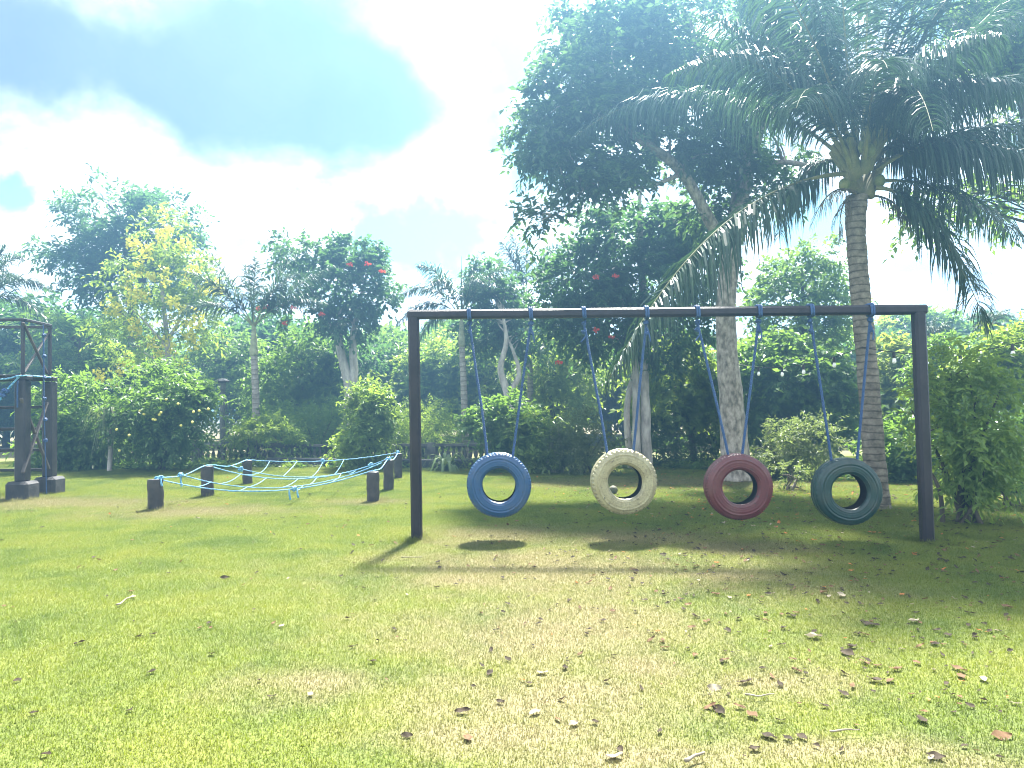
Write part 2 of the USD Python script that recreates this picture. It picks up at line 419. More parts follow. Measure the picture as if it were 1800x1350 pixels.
# ------------------------------------------------------------------ ground and lawn
# worn, dry places of the lawn (world positions, half sizes)
WORN = []
for px, py, rx, ry in ((880, 945, 1.3, 1.0), (1090, 945, 1.3, 0.8), (1290, 965, 0.9, 0.6), (1000, 1000, 2.3, 1.7), (980, 1110, 1.5, 1.3), (1010, 1220, 1.2, .8), (1250, 1010, 0.9, 0.5), (820, 1020, 1.0, 0.6),
                       (90, 885, 2.4, 0.9), (330, 900, 2.0, 0.8), (1500, 1320, 1.0, 0.22), (1150, 1330, 0.9, 0.25), (1700, 1340, 0.6, 0.2), (900, 1290, 0.8, 0.3), (640, 882, 1.0, 0.5), (1350, 1200, 0.6, 0.3), (560, 1200, 0.6, 0.4), (1180, 850, 3.0, 1.6), (1120, 1170, 0.7, 0.5)):
    c = G(px, py)
    WORN.append((c[0], c[1], rx, ry))


def lawn_nodes(green, dry, soil):
    """Colour of turf by place: green with yellowed, worn patches; bare earth beyond the trees."""
    nodes = {"g": ("geometry", {}), "n": ("noise_texture", {"scale": 0.55, "detail": 5.0, "roughness": 0.6}), "nf": ("noise_texture", {"scale": 3.5, "detail": 4.0, "roughness": 0.65}),
             "s": ("separate_xyz", {})}
    links = [("g.position", "n.vector"), ("g.position", "nf.vector"), ("g.position", "s.vector")]
    last = None
    for i, (x, y, rx, ry) in enumerate(WORN):
        nodes[f"m{i}"] = ("mapping", {"mapping_type": "texture", "location": (x, y, 0), "scale": (rx * 1.5, ry * 1.5, 50)})
        nodes[f"l{i}"] = ("vector_math", {"math_type": "length"})
        nodes[f"q{i}"] = ("math", {"math_type": "subtract", "value1": 1.0, "use_clamp": True})
        links += [("g.position", f"m{i}.vector"), (f"m{i}.vector", f"l{i}.vector1"), (f"l{i}.value", f"q{i}.value2")]
        if last is None:
            last = f"q{i}.value"
        else:
            nodes[f"x{i}"] = ("math", {"math_type": "maximum"})
            links += [(last, f"x{i}.value1"), (f"q{i}.value", f"x{i}.value2")]
            last = f"x{i}.value"
    nodes["wm"] = ("math", {"math_type": "multiply", "value2": 0.72})
    nodes["a"] = ("math", {"math_type": "multiply_add", "value2": 1.0})       # noise*0.75 + worn
    nodes["a2"] = ("math", {"math_type": "multiply_add", "value2": 0.55})
    nodes["rr"] = ("math", {"math_type": "multiply_add", "value2": 0.42})
    nodes["w"] = ("map_range", {"range_type": "smoothstep", "from_min": 0.84, "from_max": 1.56, "to_min": 0.0, "to_max": 1.0, "clamp": True})
    nodes["gn"] = ("noise_texture", {"scale": 1.15, "detail": 5.0, "roughness": 0.62, "distortion": 0.4})
    nodes["gm"] = ("rgb_ramp", {"ramp": [(0.32, tuple(c * k for c, k in zip(green, (0.60, 0.72, 0.75)))), (0.52, green), (0.72, tuple(c * k for c, k in zip(green, (1.22, 1.08, 1.1))))]})
    nodes["c1"] = ("mix_color", {"b": dry})
    links += [("g.position", "gn.vector"), ("gn.fac", "gm.fac"), ("gm.color", "c1.a")]
    nodes["far"] = ("map_range", {"range_type": "smoothstep", "from_min": 20.0, "from_max": 26.0, "to_min": 0.0, "to_max": 1.0, "clamp": True})
    nodes["c2"] = ("mix_color", {"b": soil})
    links += [("n.fac", "a.value1"), (last, "wm.value1"), ("wm.value", "a.value3"), ("nf.fac", "a2.value1"), ("a.value", "a2.value3"), ("g.random_per_island", "rr.value1"), ("a2.value", "rr.value3"), ("rr.value", "w.value"), ("w.result", "c1.fac"),
              ("s.y", "far.value"), ("far.result", "c2.fac"), ("c1.result", "c2.a")]
    return nodes, links


n, l = lawn_nodes((0.10, 0.12, 0.024), (0.17, 0.145, 0.075), (0.15, 0.13, 0.07))
n.update({"b": ("bump", {"strength": 0.6, "distance": 0.02}), "nb": ("noise_texture", {"scale": 90.0, "detail": 5.0}), "p": ("principled_bsdf", {"roughness": 0.9, "specular_ior_level": 0.2}),
          "hv": ("hsv", {}), "hm": ("map_range", {"from_min": 0.3, "from_max": 0.7, "to_min": 0.65, "to_max": 1.35, "clamp": True})})
l += [("g.position", "nb.vector"), ("nb.fac", "b.height"), ("b.normal", "p.normal"), ("nb.fac", "hm.value"), ("hm.result", "hv.value"), ("c2.result", "hv.color"), ("hv.color", "p.base_color")]
M["turf"] = mat("turf", n, l, "p.BSDF")
n, l = lawn_nodes((0.250, 0.315, 0.040), (0.325, 0.30, 0.125), (0.3, 0.25, 0.12))
n.update({"p": ("principled_bsdf", {"roughness": 0.5, "specular_ior_level": 0.3}), "t": ("translucent_bsdf", {}), "mx": ("mix_closure", {"fac": 0.42}),
          "hv": ("hsv", {}), "hm": ("map_range", {"from_min": 0.0, "from_max": 1.0, "to_min": 0.42, "to_max": 1.5}),
          "tv": ("hsv", {"value": 1.7, "saturation": 1.05})})
l += [("g.random_per_island", "hm.value"), ("hm.result", "hv.value"), ("c2.result", "hv.color"), ("hv.color", "p.base_color"), ("hv.color", "tv.color"), ("tv.color", "t.color"),
      ("p.BSDF", "mx.closure1"), ("t.BSDF", "mx.closure2")]
M["grass_blade"] = mat("grass_blade", n, l, "mx.closure")


def axis(a, b, fine, grow):
    """Grid positions: even steps from a to b, then wider and wider to 320 m."""
    xs = list(np.arange(a, b + 1e-6, fine))
    lo, hi, s = [xs[0]], [xs[-1]], fine
    while hi[-1] < 320:
        s *= grow; hi.append(hi[-1] + s)
    s = fine
    while lo[-1] > -320:
        s *= grow; lo.append(lo[-1] - s)
    return np.array(lo[::-1][:-1] + xs + hi[1:])


gx, gy = axis(-16, 16, 0.4, 1.3), axis(0, 26, 0.4, 1.3)
X, Y = np.meshgrid(gx, gy, indexing="ij")
gv = np.stack([X, Y, gz(X, Y)], -1).reshape(-1, 3)
i, j = np.meshgrid(np.arange(len(gx) - 1), np.arange(len(gy) - 1), indexing="ij")
k = len(gy)
gq = np.stack([i * k + j, (i + 1) * k + j, (i + 1) * k + j + 1, i * k + j + 1], -1).reshape(-1, 4)
obj("ground", (gv, gq), M["turf"], smooth=True, kind="structure")


def grass_patch(rng, size, n, hmin, hmax):
    b = np.zeros((n, 3)); b[:, :2] = rng.uniform(-size / 2, size / 2, (n, 2)) + rng.uniform(-size / 2, size / 2, (n, 2))   # a tent-shaped density: neighbours blend into an even sward
    az = rng.uniform(0, 2 * PI, n); lean = rng.uniform(0.25, 1.25, n); h = rng.uniform(hmin, hmax, n)
    d = np.stack([np.cos(az) * np.sin(lean), np.sin(az) * np.sin(lean), np.cos(lean)], 1)
    s = np.stack([-np.sin(az), np.cos(az), np.zeros(n)], 1) * rng.uniform(0.0009, 0.0020, n)[:, None]
    mid = b + d * (h * 0.55)[:, None]
    tip = b + d * h[:, None] * 1.0; tip[:, 2] -= h * 0.22 * np.sin(lean)
    b[:, 2] -= 0.004
    v = np.stack([b - s, b + s, mid + s * .8, mid - s * .8, tip], 1).reshape(-1, 3)
    o = np.arange(n)[:, None] * 5
    f = np.vstack([o + [0, 1, 2], o + [0, 2, 3], o + [3, 2, 4]])
    return v, f


rng = np.random.default_rng(11)
SZ = 0.42
gi = UsdGeom.PointInstancer.Define(stage, "/World/grass")
tag(gi, "short mown lawn grass, bright green with yellowed worn patches", "grass", kind="stuff")
protos = []
for q in range(5):
    usdkit.mesh(stage, f"/World/grass/turf_patch_{q:03d}", grass_patch(rng, SZ, 3300, 0.008, 0.024), M["grass_blade"])
    protos.append(f"/World/grass/turf_patch_{q:03d}")
for q in range(2):                                       # taller tufts
    usdkit.mesh(stage, f"/World/grass/tuft_{q:03d}", grass_patch(rng, 0.12, 90, 0.05, 0.11), M["grass_blade"])
    protos.append(f"/World/grass/tuft_{q:03d}")
gp, gk, gs, gr = [], [], [], []
y = 2.2
while y < 21.5:
    hw = 0.76 * y + 1.2
    x = -hw + rng.uniform(0, SZ)
    while x < hw:
        gp.append((x, y)); gk.append(int(rng.integers(5))); gs.append(1.0); gr.append(rng.integers(4) * 90.0)
        x += SZ
    y += SZ
for px, py, nn, spread in ((733, 948, 16, .13), (1630, 952, 12, .15), (274, 895, 10, .14), (365, 872, 8, .12), (656, 880, 8, .12), (20, 880, 10, .3), (76, 870, 10, .3), (1540, 895, 22, .28), (1293, 845, 20, .4), (1690, 940, 14, .3), (1765, 915, 8, .2), (1385, 868, 8, .3)):
    c = G(px, py)
    for _ in range(nn):
        gp.append((c[0] + rng.normal() * spread, c[1] + rng.normal() * spread)); gk.append(5 + int(rng.integers(2))); gs.append(rng.uniform(.6, 1.1)); gr.append(rng.uniform(0, 360))
gp = np.array(gp)
gi.CreatePrototypesRel().SetTargets([Sdf.Path(p) for p in protos])
gi.CreateProtoIndicesAttr(Vt.IntArray.FromNumpy(np.array(gk, np.int32)))
gi.CreatePositionsAttr(Vt.Vec3fArray.FromNumpy(np.column_stack([gp, gz(gp[:, 0], gp[:, 1])]).astype(np.float32)))
gi.CreateScalesAttr(Vt.Vec3fArray.FromNumpy(np.repeat(np.array(gs)[:, None], 3, 1).astype(np.float32)))
gi.CreateOrientationsAttr(Vt.QuathArray([Gf.Quath(float(math.cos(math.radians(a) / 2)), 0.0, 0.0, float(math.sin(math.radians(a) / 2))) for a in gr]))

# ------------------------------------------------------------------ foliage builders
UPV = np.array([0, 0, 1.0])


def sprays(c, d, K, length, ll, lw, rng, droop=0.35, flat=0.55):
    """Leafy twigs: N twigs at c along d, each with K folded leaves."""
    N = len(c)
    t = (np.arange(K) + 0.7) / K
    d = unit(d)
    L = length * rng.uniform(0.6, 1.3, N)
    pos = c[:, None] + d[:, None] * (L[:, None] * t)[..., None]
    pos[..., 2] -= droop * L[:, None] * t ** 2
    side = unit(np.cross(d, UPV + 0.01) + rng.normal(size=(N, 3)) * 0.25)
    nor = np.cross(side, d)
    sg = np.where(np.arange(K) % 2 == 0, 1.0, -1.0)
    ld = d[:, None] * 0.55 + side[:, None] * (sg[None, :, None] * 0.8) + rng.normal(size=(N, K, 3)) * 0.38
    ld[..., 2] -= droop
    ld = unit(ld)
    ln = nor[:, None] * flat + UPV * flat + rng.normal(size=(N, K, 3)) * 0.45
    w = unit(np.cross(ld, ln)); ln = np.cross(w, ld)
    s = rng.uniform(0.65, 1.25, (N, K, 1))
    mid = pos + ld * ll * s * 0.45
    a = pos
    b = mid + w * lw * s * 0.5 + ln * lw * s * 0.16
    tip = pos + ld * ll * s; tip[..., 2] -= ll * 0.12
    e = mid - w * lw * s * 0.5 + ln * lw * s * 0.16
    v = np.stack([a, b, tip, e], 2).reshape(-1, 3)
    o = np.arange(N * K)[:, None] * 4
    return v, np.vstack([o + [0, 1, 2], o + [0, 2, 3]])


def lobe_points(lobes, rng, hole=0.42, freq=1.6, seed=0, shell=0.45):
    """Twig positions and outward directions in a set of ellipsoids (centre, radii, count), with gaps."""
    C, D = [], []
    for c, r, n in lobes:
        u = unit(rng.normal(size=(n * 2, 3)))
        rad = shell + (1 - shell) * rng.uniform(0, 1, (n * 2, 1)) ** 0.7
        wob = 0.72 + 0.55 * meshkit.noise(np.abs(u * 2.1 + np.asarray(c) * 0.7 + 50), seed)[:, None]
        p = np.asarray(c) + u * rad * wob * np.asarray(r)
        keep = meshkit.noise(p * freq + 100, seed + 3) > hole * rng.uniform(0.6, 1.25, len(p))
        p, u = p[keep][:n], u[keep][:n]
        C.append(p); D.append(unit(u * 0.8 + rng.normal(size=p.shape) * 0.45 + UPV * 0.15))
    return np.vstack(C), np.vstack(D)


def wavy(a, b, rng, n=9, amp=0.06, lift=0.12):
    """A limb from a to b, slightly crooked."""
    a, b = np.asarray(a, float), np.asarray(b, float)
    t = np.linspace(0, 1, n)[:, None]
    L = np.linalg.norm(b - a)
    off = rng.normal(size=(n, 3)) * amp * L * np.sin(t * PI)
    off = (off + np.roll(off, 1, 0) + np.roll(off, -1, 0)) / 3
    return a + (b - a) * t + off + UPV * lift * L * np.sin(t * PI)


def tree(name, label, base, trunks, lobes, leafmat, bark, seed, ll=0.12, lw=0.055, K=12, sl=0.42, hole=0.42, freq=1.6, droop=0.35, twigs=5, cate="tree", group=None,
         flowers=None, tsides=12, shell=0.45, crown_name="crown", limb_r=0.03):
    """trunks: list of (points, radii) in the world; lobes: (centre, radii, twig count). Parts: trunk, branches, crown, flower clusters."""
    rng = np.random.default_rng(seed)
    base = np.asarray(base, float)
    t = thing(name, label, cate, base, group=group)
    for pts, rad in trunks:
        p = resample(pts, max(10, 5 * len(pts)))
        r = np.interp(np.linspace(0, 1, len(p)), np.linspace(0, 1, len(rad)), rad)
        v, f = tube(p, r, tsides)
        v = v + (meshkit.fbm(v * 3.0 + 40, 3, seed)[:, None] - 0.5) * np.repeat(np.concatenate([np.repeat(r, tsides), r[[0, -1]]])[:, None], 3, 1) * np.array([0.5, 0.5, 0.0])
        obj("trunk", (v - base, f), bark, t, smooth=True)
    allp = np.vstack([resample(p, 24)[8:] for p, _ in trunks])
    br = []
    for c, r, n in lobes:
        for _ in range(twigs):
            e = np.asarray(c) + unit(rng.normal(size=3)) * np.asarray(r) * rng.uniform(0.1, 0.75)
            below = allp[:, 2] < e[2] + 0.2
            cand = allp[below] if below.any() else allp
            s = cand[np.argmin(np.linalg.norm(cand - e, axis=1) + rng.uniform(0, 0.5, len(cand)))]
            pp = wavy(s, e, rng)
            br.append(tube(pp, np.linspace(limb_r * rng.uniform(.6, 1.2), 0.006, len(pp)), 5, cap=False))
    if br:
        v, f = cat(*br)
        obj("branches", (v - base, f), bark, t, smooth=True)
    C, D = lobe_points(lobes, rng, hole, freq, seed, shell)
    v, f = sprays(C, D, K, sl, ll, lw, rng, droop)
    obj(crown_name, (v - base, f), leafmat, t)
    for pos, size, m in flowers or []:
        obj("flower_cluster", (flower(np.asarray(pos) - base, size, rng)), m, t)
    return t


def flower(c, size, rng, n=40, hang=0.0):
    d = unit(rng.normal(size=(n, 3)) * [1, 1, 0.6])
    p = c + d * size * rng.uniform(0.2, 1.0, (n, 1)) * [1, 1, 1 - 0.3]
    if hang:
        p[:, 2] -= rng.uniform(0, hang, n)
    w = unit(np.cross(d, rng.normal(size=(n, 3)))); s = size * 0.26
    v = np.stack([p - w * s, p + d * s, p + w * s, p - d * s * 0.6], 1).reshape(-1, 3)
    o = np.arange(n)[:, None] * 4
    return v, np.vstack([o + [0, 1, 2], o + [0, 2, 3]])


def PL(px, py, y, rx, ry, n, rd=None):
    """An ellipsoid of foliage given by where it shows: centre, half sizes in photograph pixels, twig count."""
    k = y / FPX
    return P(px, py, y), (rx * k, rd if rd is not None else 0.8 * min(rx, 1.6 * ry) * k, ry * k), n


def frond_mesh(p0, p1, p2, n, leaf, width, rng, hang=0.5, fwd_=0.55, start=0.14, spread=1.0, plume=0.22, slim=0.6):
    """A pinnate palm leaf along a curve p0-p1-p2: (leaflets, midrib)."""
    p0, p1, p2 = map(lambda a: np.asarray(a, float), (p0, p1, p2))
    tt = np.linspace(0, 1, 26)[:, None]
    rach = (1 - tt) ** 2 * p0 + 2 * tt * (1 - tt) * p1 + tt ** 2 * p2
    rib = tube(rach, np.interp(tt[:, 0], [0, 0.15, 1], [width * 1.5, width * 0.75, width * 0.12]) , 6)
    t = np.repeat(np.linspace(start, 0.995, n), 2)
    sg = np.tile([1.0, -1.0], n)
    t = np.clip(t + rng.normal(size=len(t)) * 0.004, start, 1)
    T = t[:, None]
    base = (1 - T) ** 2 * p0 + 2 * T * (1 - T) * p1 + T ** 2 * p2
    tan = unit(2 * (1 - T) * (p1 - p0) + 2 * T * (p2 - p1))
    h = (p2 - p0) * [1, 1, 0]; h = h / (np.linalg.norm(h) + 1e-6)
    ref = UPV * 1.0 - 0.35 * h
    side = unit(np.cross(tan, ref)) * sg[:, None]
    ro = rng.normal(size=(len(t), 1)) * plume
    side = side * np.cos(ro) + np.cross(tan, side) * np.sin(ro)
    prof = np.interp(t, [start, 0.3, 0.6, 0.9, 1.0], [0.55, 1.0, 0.95, 0.5, 0.25])
    L = leaf * prof * rng.uniform(0.85, 1.1, len(t))
    d = unit(side * spread + tan * fwd_ + UPV * 0.15 + rng.normal(size=(len(t), 3)) * 0.09)
    segs = 4
    pts = [base]
    for s in range(segs):
        d = unit(d + np.array([0, 0, -1.0]) * hang * (0.35 + 0.5 * s) * rng.uniform(0.6, 1.3, (len(t), 1)))
        pts.append(pts[-1] + d * (L / segs)[:, None])
    pts = np.stack(pts, 1)
    wv = unit(np.cross(pts[:, -1] - pts[:, 0], side * 0.3 + UPV + rng.normal(size=(len(t), 3)) * 0.35))
    wd = np.array([0.7, 1.0, 0.9, 0.55, 0.05]) * 0.5
    W = np.interp(t, [0, 0.5, 1], [1, 1, 0.55])[:, None, None] * wd[None, :, None] * wv[:, None] * (leaf * 0.048 * slim)
    v = np.stack([pts - W, pts + W], 2).reshape(-1, 3)
    o = (np.arange(len(t)) * 10)[:, None]
    f = np.vstack([np.vstack([o + [2 * s, 2 * s + 1, 2 * s + 3], o + [2 * s, 2 * s + 3, 2 * s + 2]]) for s in range(segs)])
    return (v, f), rib


def ringed_trunk(pts, radii, rings, seed, sides=16, depth=0.05):
    p = resample(pts, rings * 4)
    s = np.linspace(0, 1, len(p))
    r = np.interp(s, np.linspace(0, 1, len(radii)), radii)
    ph = (np.arange(len(p)) % 4) / 4
    r = r * (1 + depth * (0.5 - ph)) * (1 + 0.03 * np.sin(np.arange(len(p)) * 0.37 + seed))
    return tube(p, r, sides)


exec_later = []
# ------------------------------------------------------------------ swing frame
BL, BR = G(733, 948), G(1630, 952)
TL = P(727, 554, BL[1]); TR = P(1614, 545, BR[1])
sw = thing("swing_frame", "dark brown metal goal-shaped swing frame holding four tyres", "swing frame", BL)
obj("post", bar((0, 0, -0.05), TL - BL + [0.0, 0, 0.02], 0.115, 0.115, 0.02), M["brown_paint"], sw, smooth=25)
obj("post", bar(BR - BL - [0, 0, 0.05], TR - BL + [0.0, 0, 0.02], 0.118, 0.118, 0.022), M["brown_paint"], sw, smooth=25)
bx = unit(TR - TL)
obj("crossbeam", bar(TL - BL - bx * 0.065 + [0, 0, .004], TR - BL + bx * 0.085 + [0, 0, .004], 0.12, 0.098, 0.022), M["brown_paint"], sw, smooth=25)
for e, px, py in ((BL, 733, 948), (BR, 1630, 952)):
    pass


def tyre_mesh(R, hole, W, seed, lugs=55, deep=1.0, zig=0.012, grooves=(-.24, -.08, .08, .24)):
    """Painted outside of a car tyre (axis along y) with tread blocks, and its dark inside."""
    NA = 220
    # profile from the front bead over the tread to the rear bead: (radius, y)
    ctrl = np.array([(hole, -.36), (hole + .012, -.46), (hole + .05, -.525), (hole + .10, -.52), (R - .045, -.475), (R - .022, -.43), (R - .006, -.36), (R, -.2), (R + .001, 0),
                     (R, .2), (R - .006, .36), (R - .022, .43), (R - .045, .475), (hole + .10, .52), (hole + .05, .525), (hole + .012, .46), (hole, .36)])
    ctrl = ctrl * [1, W]
    pr = resample(ctrl, 92)
    th = np.arange(NA) * 2 * PI / NA
    r = np.repeat(pr[:, :1], NA, 1); yy = np.repeat(pr[:, 1:], NA, 1)
    tread = np.clip((r - (R - 0.03)) / 0.02, 0, 1)
    u = yy / W
    groove = np.zeros_like(r)
    for g in grooves:
        groove = np.maximum(groove, np.exp(-((u - g + zig * np.sin(th * lugs)) / 0.018) ** 2))
    lug = deep * (np.sin(th * lugs + np.sign(u) * 0.8 + u * 6) > 0.5) * (np.abs(u) > .22)
    r = r - tread * (0.012 * groove + 0.011 * lug)
    side = np.clip((np.abs(u) - 0.46) / 0.03, 0, 1)
    for rr, hgt, wd in ((hole + .03, .005, .004), (hole + .062, -.004, .003), (hole + .115, .004, .003), (R - .075, -.004, .003), (R - .06, .004, .004), (R - .048, .003, .002)):
        yy = yy + np.sign(u) * side * hgt * np.exp(-((r - rr) / wd) ** 2)
    r = r + 0.0025 * np.sin(th * 2 + seed) + 0.0015 * np.sin(th * 5 + seed * 2)
    v = np.stack([r * np.cos(th), yy, r * np.sin(th)], -1).reshape(-1, 3)
    a, b = np.meshgrid(np.arange(len(pr) - 1), np.arange(NA), indexing="ij")
    q = np.stack([a * NA + b, (a + 1) * NA + b, (a + 1) * NA + (b + 1) % NA, a * NA + (b + 1) % NA], -1).reshape(-1, 4)
    inn = resample(np.array([(hole + .001, -.35), (hole + .03, -.44), (R - .05, -.40), (R - .02, -.2), (R - .018, .2), (R - .05, .40), (hole + .03, .44), (hole + .001, .35)]) * [1, W], 30)
    NI = 72
    ti = np.arange(NI) * 2 * PI / NI
    vi = np.stack([inn[:, :1] * np.cos(ti), np.repeat(inn[:, 1:], NI, 1), inn[:, :1] * np.sin(ti)], -1).reshape(-1, 3)
    a, b = np.meshgrid(np.arange(len(inn) - 1), np.arange(NI), indexing="ij")
    qi = np.stack([a * NI + b, a * NI + (b + 1) % NI, (a + 1) * NI + (b + 1) % NI, (a + 1) * NI + b], -1).reshape(-1, 4)
    return (v, q), (vi, qi)


def beam_point(px):
    """Point of the crossbeam under a column of the photograph."""
    lo, hi = 0.0, 1.0
    for _ in range(40):
        m_ = (lo + hi) / 2
        p = TL + (TR - TL) * m_
        d = p - EYE
        x = 900 + FPX * np.dot(d, RT) / np.dot(d, fwd)
        lo, hi = (m_, hi) if x < px else (lo, m_)
    return TL + (TR - TL) * lo


SW = [("blue", 877, 852, 56.5, 58, (825, 933), ((857, 799), (901, 798)), "bright blue painted car tyre hanging on blue ropes, leftmost on the frame", 2),
      ("cream", 1096, 846, 57.5, 59, (1026, 1136), ((1068, 795), (1113, 791)), "cream yellow painted car tyre hanging between the blue and the red tyre", 3),
      ("red", 1297, 855, 58.5, 59, (1225, 1333), ((1281, 799), (1304, 798)), "dull red painted car tyre hanging on blue ropes before the thick tree trunk", -2),
      ("green", 1487, 863, 59.5, 58.5, (1424, 1529), ((1462, 809), (1506, 808)), "dark green painted car tyre hanging before the coconut palm trunk", -3)]
rng = np.random.default_rng(21)
for col, cx, cy, rx, ry, tops, bots, label, yaw in SW:
    bp = beam_point(sum(tops) / 2)
    yd = bp[1]
    c = P(cx, cy, yd)
    R = (rx + ry) / 2 * yd / FPX * 0.985
    t = thing("tyre_swing", label, "tyre swing", c, group="painted tyre swings")
    (v, q), (vi, qi) = tyre_mesh(R, R * 0.515, 0.225, cx, *{'blue': (62, .9, .012), 'cream': (46, 1.1, .03, (-.2, 0, .2)), 'red': (72, .55, .0, (-.27, -.1, .1, .27)), 'green': (36, .3, .02, (-.15, .15))}[col])
    a = math.radians(yaw); RM = np.array([[math.cos(a), -math.sin(a), 0], [math.sin(a), math.cos(a), 0], [0, 0, 1]])
    obj("tyre", (v @ RM.T, q), M["tyre_" + col], t, smooth=40)
    obj("tyre_inside", (vi @ RM.T, qi), M["rubber"], t, smooth=True)
    for tx, (bx_, by_) in zip(tops, bots):
        b0 = beam_point(tx)
        e = P(bx_, by_, yd) + [0, 0, -0.012]
        dn = b0 - [0, 0, 0.10]
        rp = obj("rope", [None] and rope_mesh([dn - c, dn * .66 + e * .34 - c + rng.normal(size=3) * .004, dn * .33 + e * .67 - c + rng.normal(size=3) * .004, e - [0, 0, .02] - c], 0.0148, 150, pitch=0.075), M["rope_blue"], t, smooth=True)
        # two turns round the beam
        th = np.linspace(0, 4 * PI, 60)
        k = 0.5 ** 0.5
        sq = lambda a_: np.sign(a_) * np.abs(a_) ** 0.55
        turns = b0 - c + np.stack([np.linspace(-.022, .022, 60), 0.0715 * sq(np.cos(th)), 0.061 * sq(np.sin(th)) + .004], 1)
        turns += np.outer(np.linspace(-.022, .022, 60), bx * [0, 1, 1])
        obj("beam_loop", tube(turns, 0.0115, 7), M["rope_blue"], rp, smooth=True)
        obj("knot", cat(knot(dn - c + [0, 0, -.0], 0.0155, rng), knot(dn - c - [0, 0, .07 + .05 * rng.uniform()], 0.0135, rng)), M["rope_blue"], rp, smooth=True)
        tail = dn - c - [0, 0, .05]
        obj("loose_end", tube(resample([tail, tail + [.02, -.02, -.08], tail + [.03 * rng.normal(), -.02, -.16]], 8), .009, 6), M["rope_blue"], rp, smooth=True)

# ------------------------------------------------------------------ rope net on short posts
POSTS = [(274, 895, 842, .105, "nearest black stump on the left end of the low rope net"), (365, 872, 819, .10, "middle black stump on the left end of the low rope net"),
         (435, 850, 809, .09, "farthest black stump on the left end of the low rope net"), (656, 881, 829, .095, "nearest black stump on the right end of the low rope net"),
         (683, 861, 808, .09, "middle black stump on the right end of the low rope net"), (700, 840, 797, .085, "farthest black stump on the right end of the low rope net")]
tops = []
rng = np.random.default_rng(5)
for q, (px, py, pt, r, label) in enumerate(POSTS):
    b = G(px, py)
    h = P(px, pt, b[1])[2] - b[2]
    t = thing("stump_post", label, "post", b, group="black stumps of the rope net")
    zs = np.concatenate([[-.05], np.linspace(0, h - .012, 8), [h - .004, h]])
    rr = np.concatenate([[r], np.full(8, r), [r - .006, r - .014]])
    v, f = tube(np.stack([zs * 0.012 * rng.normal(), zs * 0, zs], 1), rr, 18)
    v = v + (meshkit.fbm(v * 9 + 7 * q, 3)[:, None] - .5) * [0.03, 0.03, 0.012]
    obj("post", (v, f), M["black_paint"], t, smooth=35)
    tops.append(b + [0, 0, h])
A1, A2, A3, B1, B2, B3 = tops
net = thing("rope_net", "sagging blue rope net tied between six black stumps", "rope net", A1)


def sagged(a, b, s, n=24, s2=0.0):
    t = np.linspace(0, 1, n)[:, None]
    return np.asarray(a) + (np.asarray(b) - np.asarray(a)) * t - UPV * (4 * s * t * (1 - t))


longs = [(A1 + [0, 0, .01], B1 + [0, -.02, .02], .25), (A1 * .55 + A2 * .45 + [0, 0, -.03], B1 * .45 + B2 * .55 + [0, 0, .03], .30), (A2 + [0, 0, .01], B2 + [0, 0, .02], .29),
         (A2 * .5 + A3 * .5 + [0, 0, -.04], B2 * .5 + B3 * .5, .30), (A3 + [0, 0, .01], B3 + [0, 0, .02], .10)]
curves = []
for a, b, s in longs:
    p = sagged(a, b, s, 30)
    curves.append(p)
    obj("long_rope", ((lambda m: (m[0] - A1, m[1]))(rope_mesh(p, 0.0108, 120, pitch=.07))), M["rope_cyan"], net, smooth=True)
for ends, nm in ((((A1, A2, A3)), "end_rope"), (((B1, B2, B3)), "end_rope")):
    pts = [ends[0] + [0, 0, .012], ends[0] * .5 + ends[1] * .5 + [0, 0, -.05], ends[1] + [0, 0, .012], ends[1] * .5 + ends[2] * .5 + [0, 0, -.06], ends[2] + [0, 0, .012]]
    v, f = rope_mesh(pts, .0112, 80, pitch=.07)
    obj(nm, (v - A1, f), M["rope_cyan"], net, smooth=True)
for q, tt in enumerate((.18, .34, .5, .64, .78)):
    for w in range(4):
        if (q * 3 + w * 5) % 7 == 6:
            continue
        a = curves[w][int(tt * 29)]; b = curves[w + 1][int((tt + 0.02 * rng.normal()) * 29)]
        v, f = tube(sagged(a, b, .015 + .03 * rng.uniform(), 8), .0065, 6)
        obj("cross_rope", (v - A1, f), M["rope_cyan"], net, smooth=True)
for c_ in (A1 + [.03, -.02, .0], A1 * .55 + A2 * .45 - [0, 0, .03], curves[0][18], curves[4][14], B2 + [0, -.05, .02], B3 + [0, 0, .02], curves[3][2], curves[2][26]):
    v, f = cat(knot(c_, .021, rng), knot(c_ + rng.normal(size=3) * .02, .018, rng))
    obj("knot", (v - A1, f), M["rope_cyan"], net, smooth=True)
for c_, L_ in ((curves[0][18] + [-.07, 0, 0], .16), (curves[0][18] + [.05, 0, 0], .13), (A1 * .55 + A2 * .45 - [0, 0, .03], .18), (A1 + [.09, -.03, 0], .1)):
    v, f = tube(resample([c_, c_ + [.01, -.02, -L_ * .5], c_ + [.02, -.01, -L_]], 8), np.linspace(.011, .016, 8), 6)
    obj("loose_end", (v - A1, f), M["rope_cyan"], net, smooth=True)

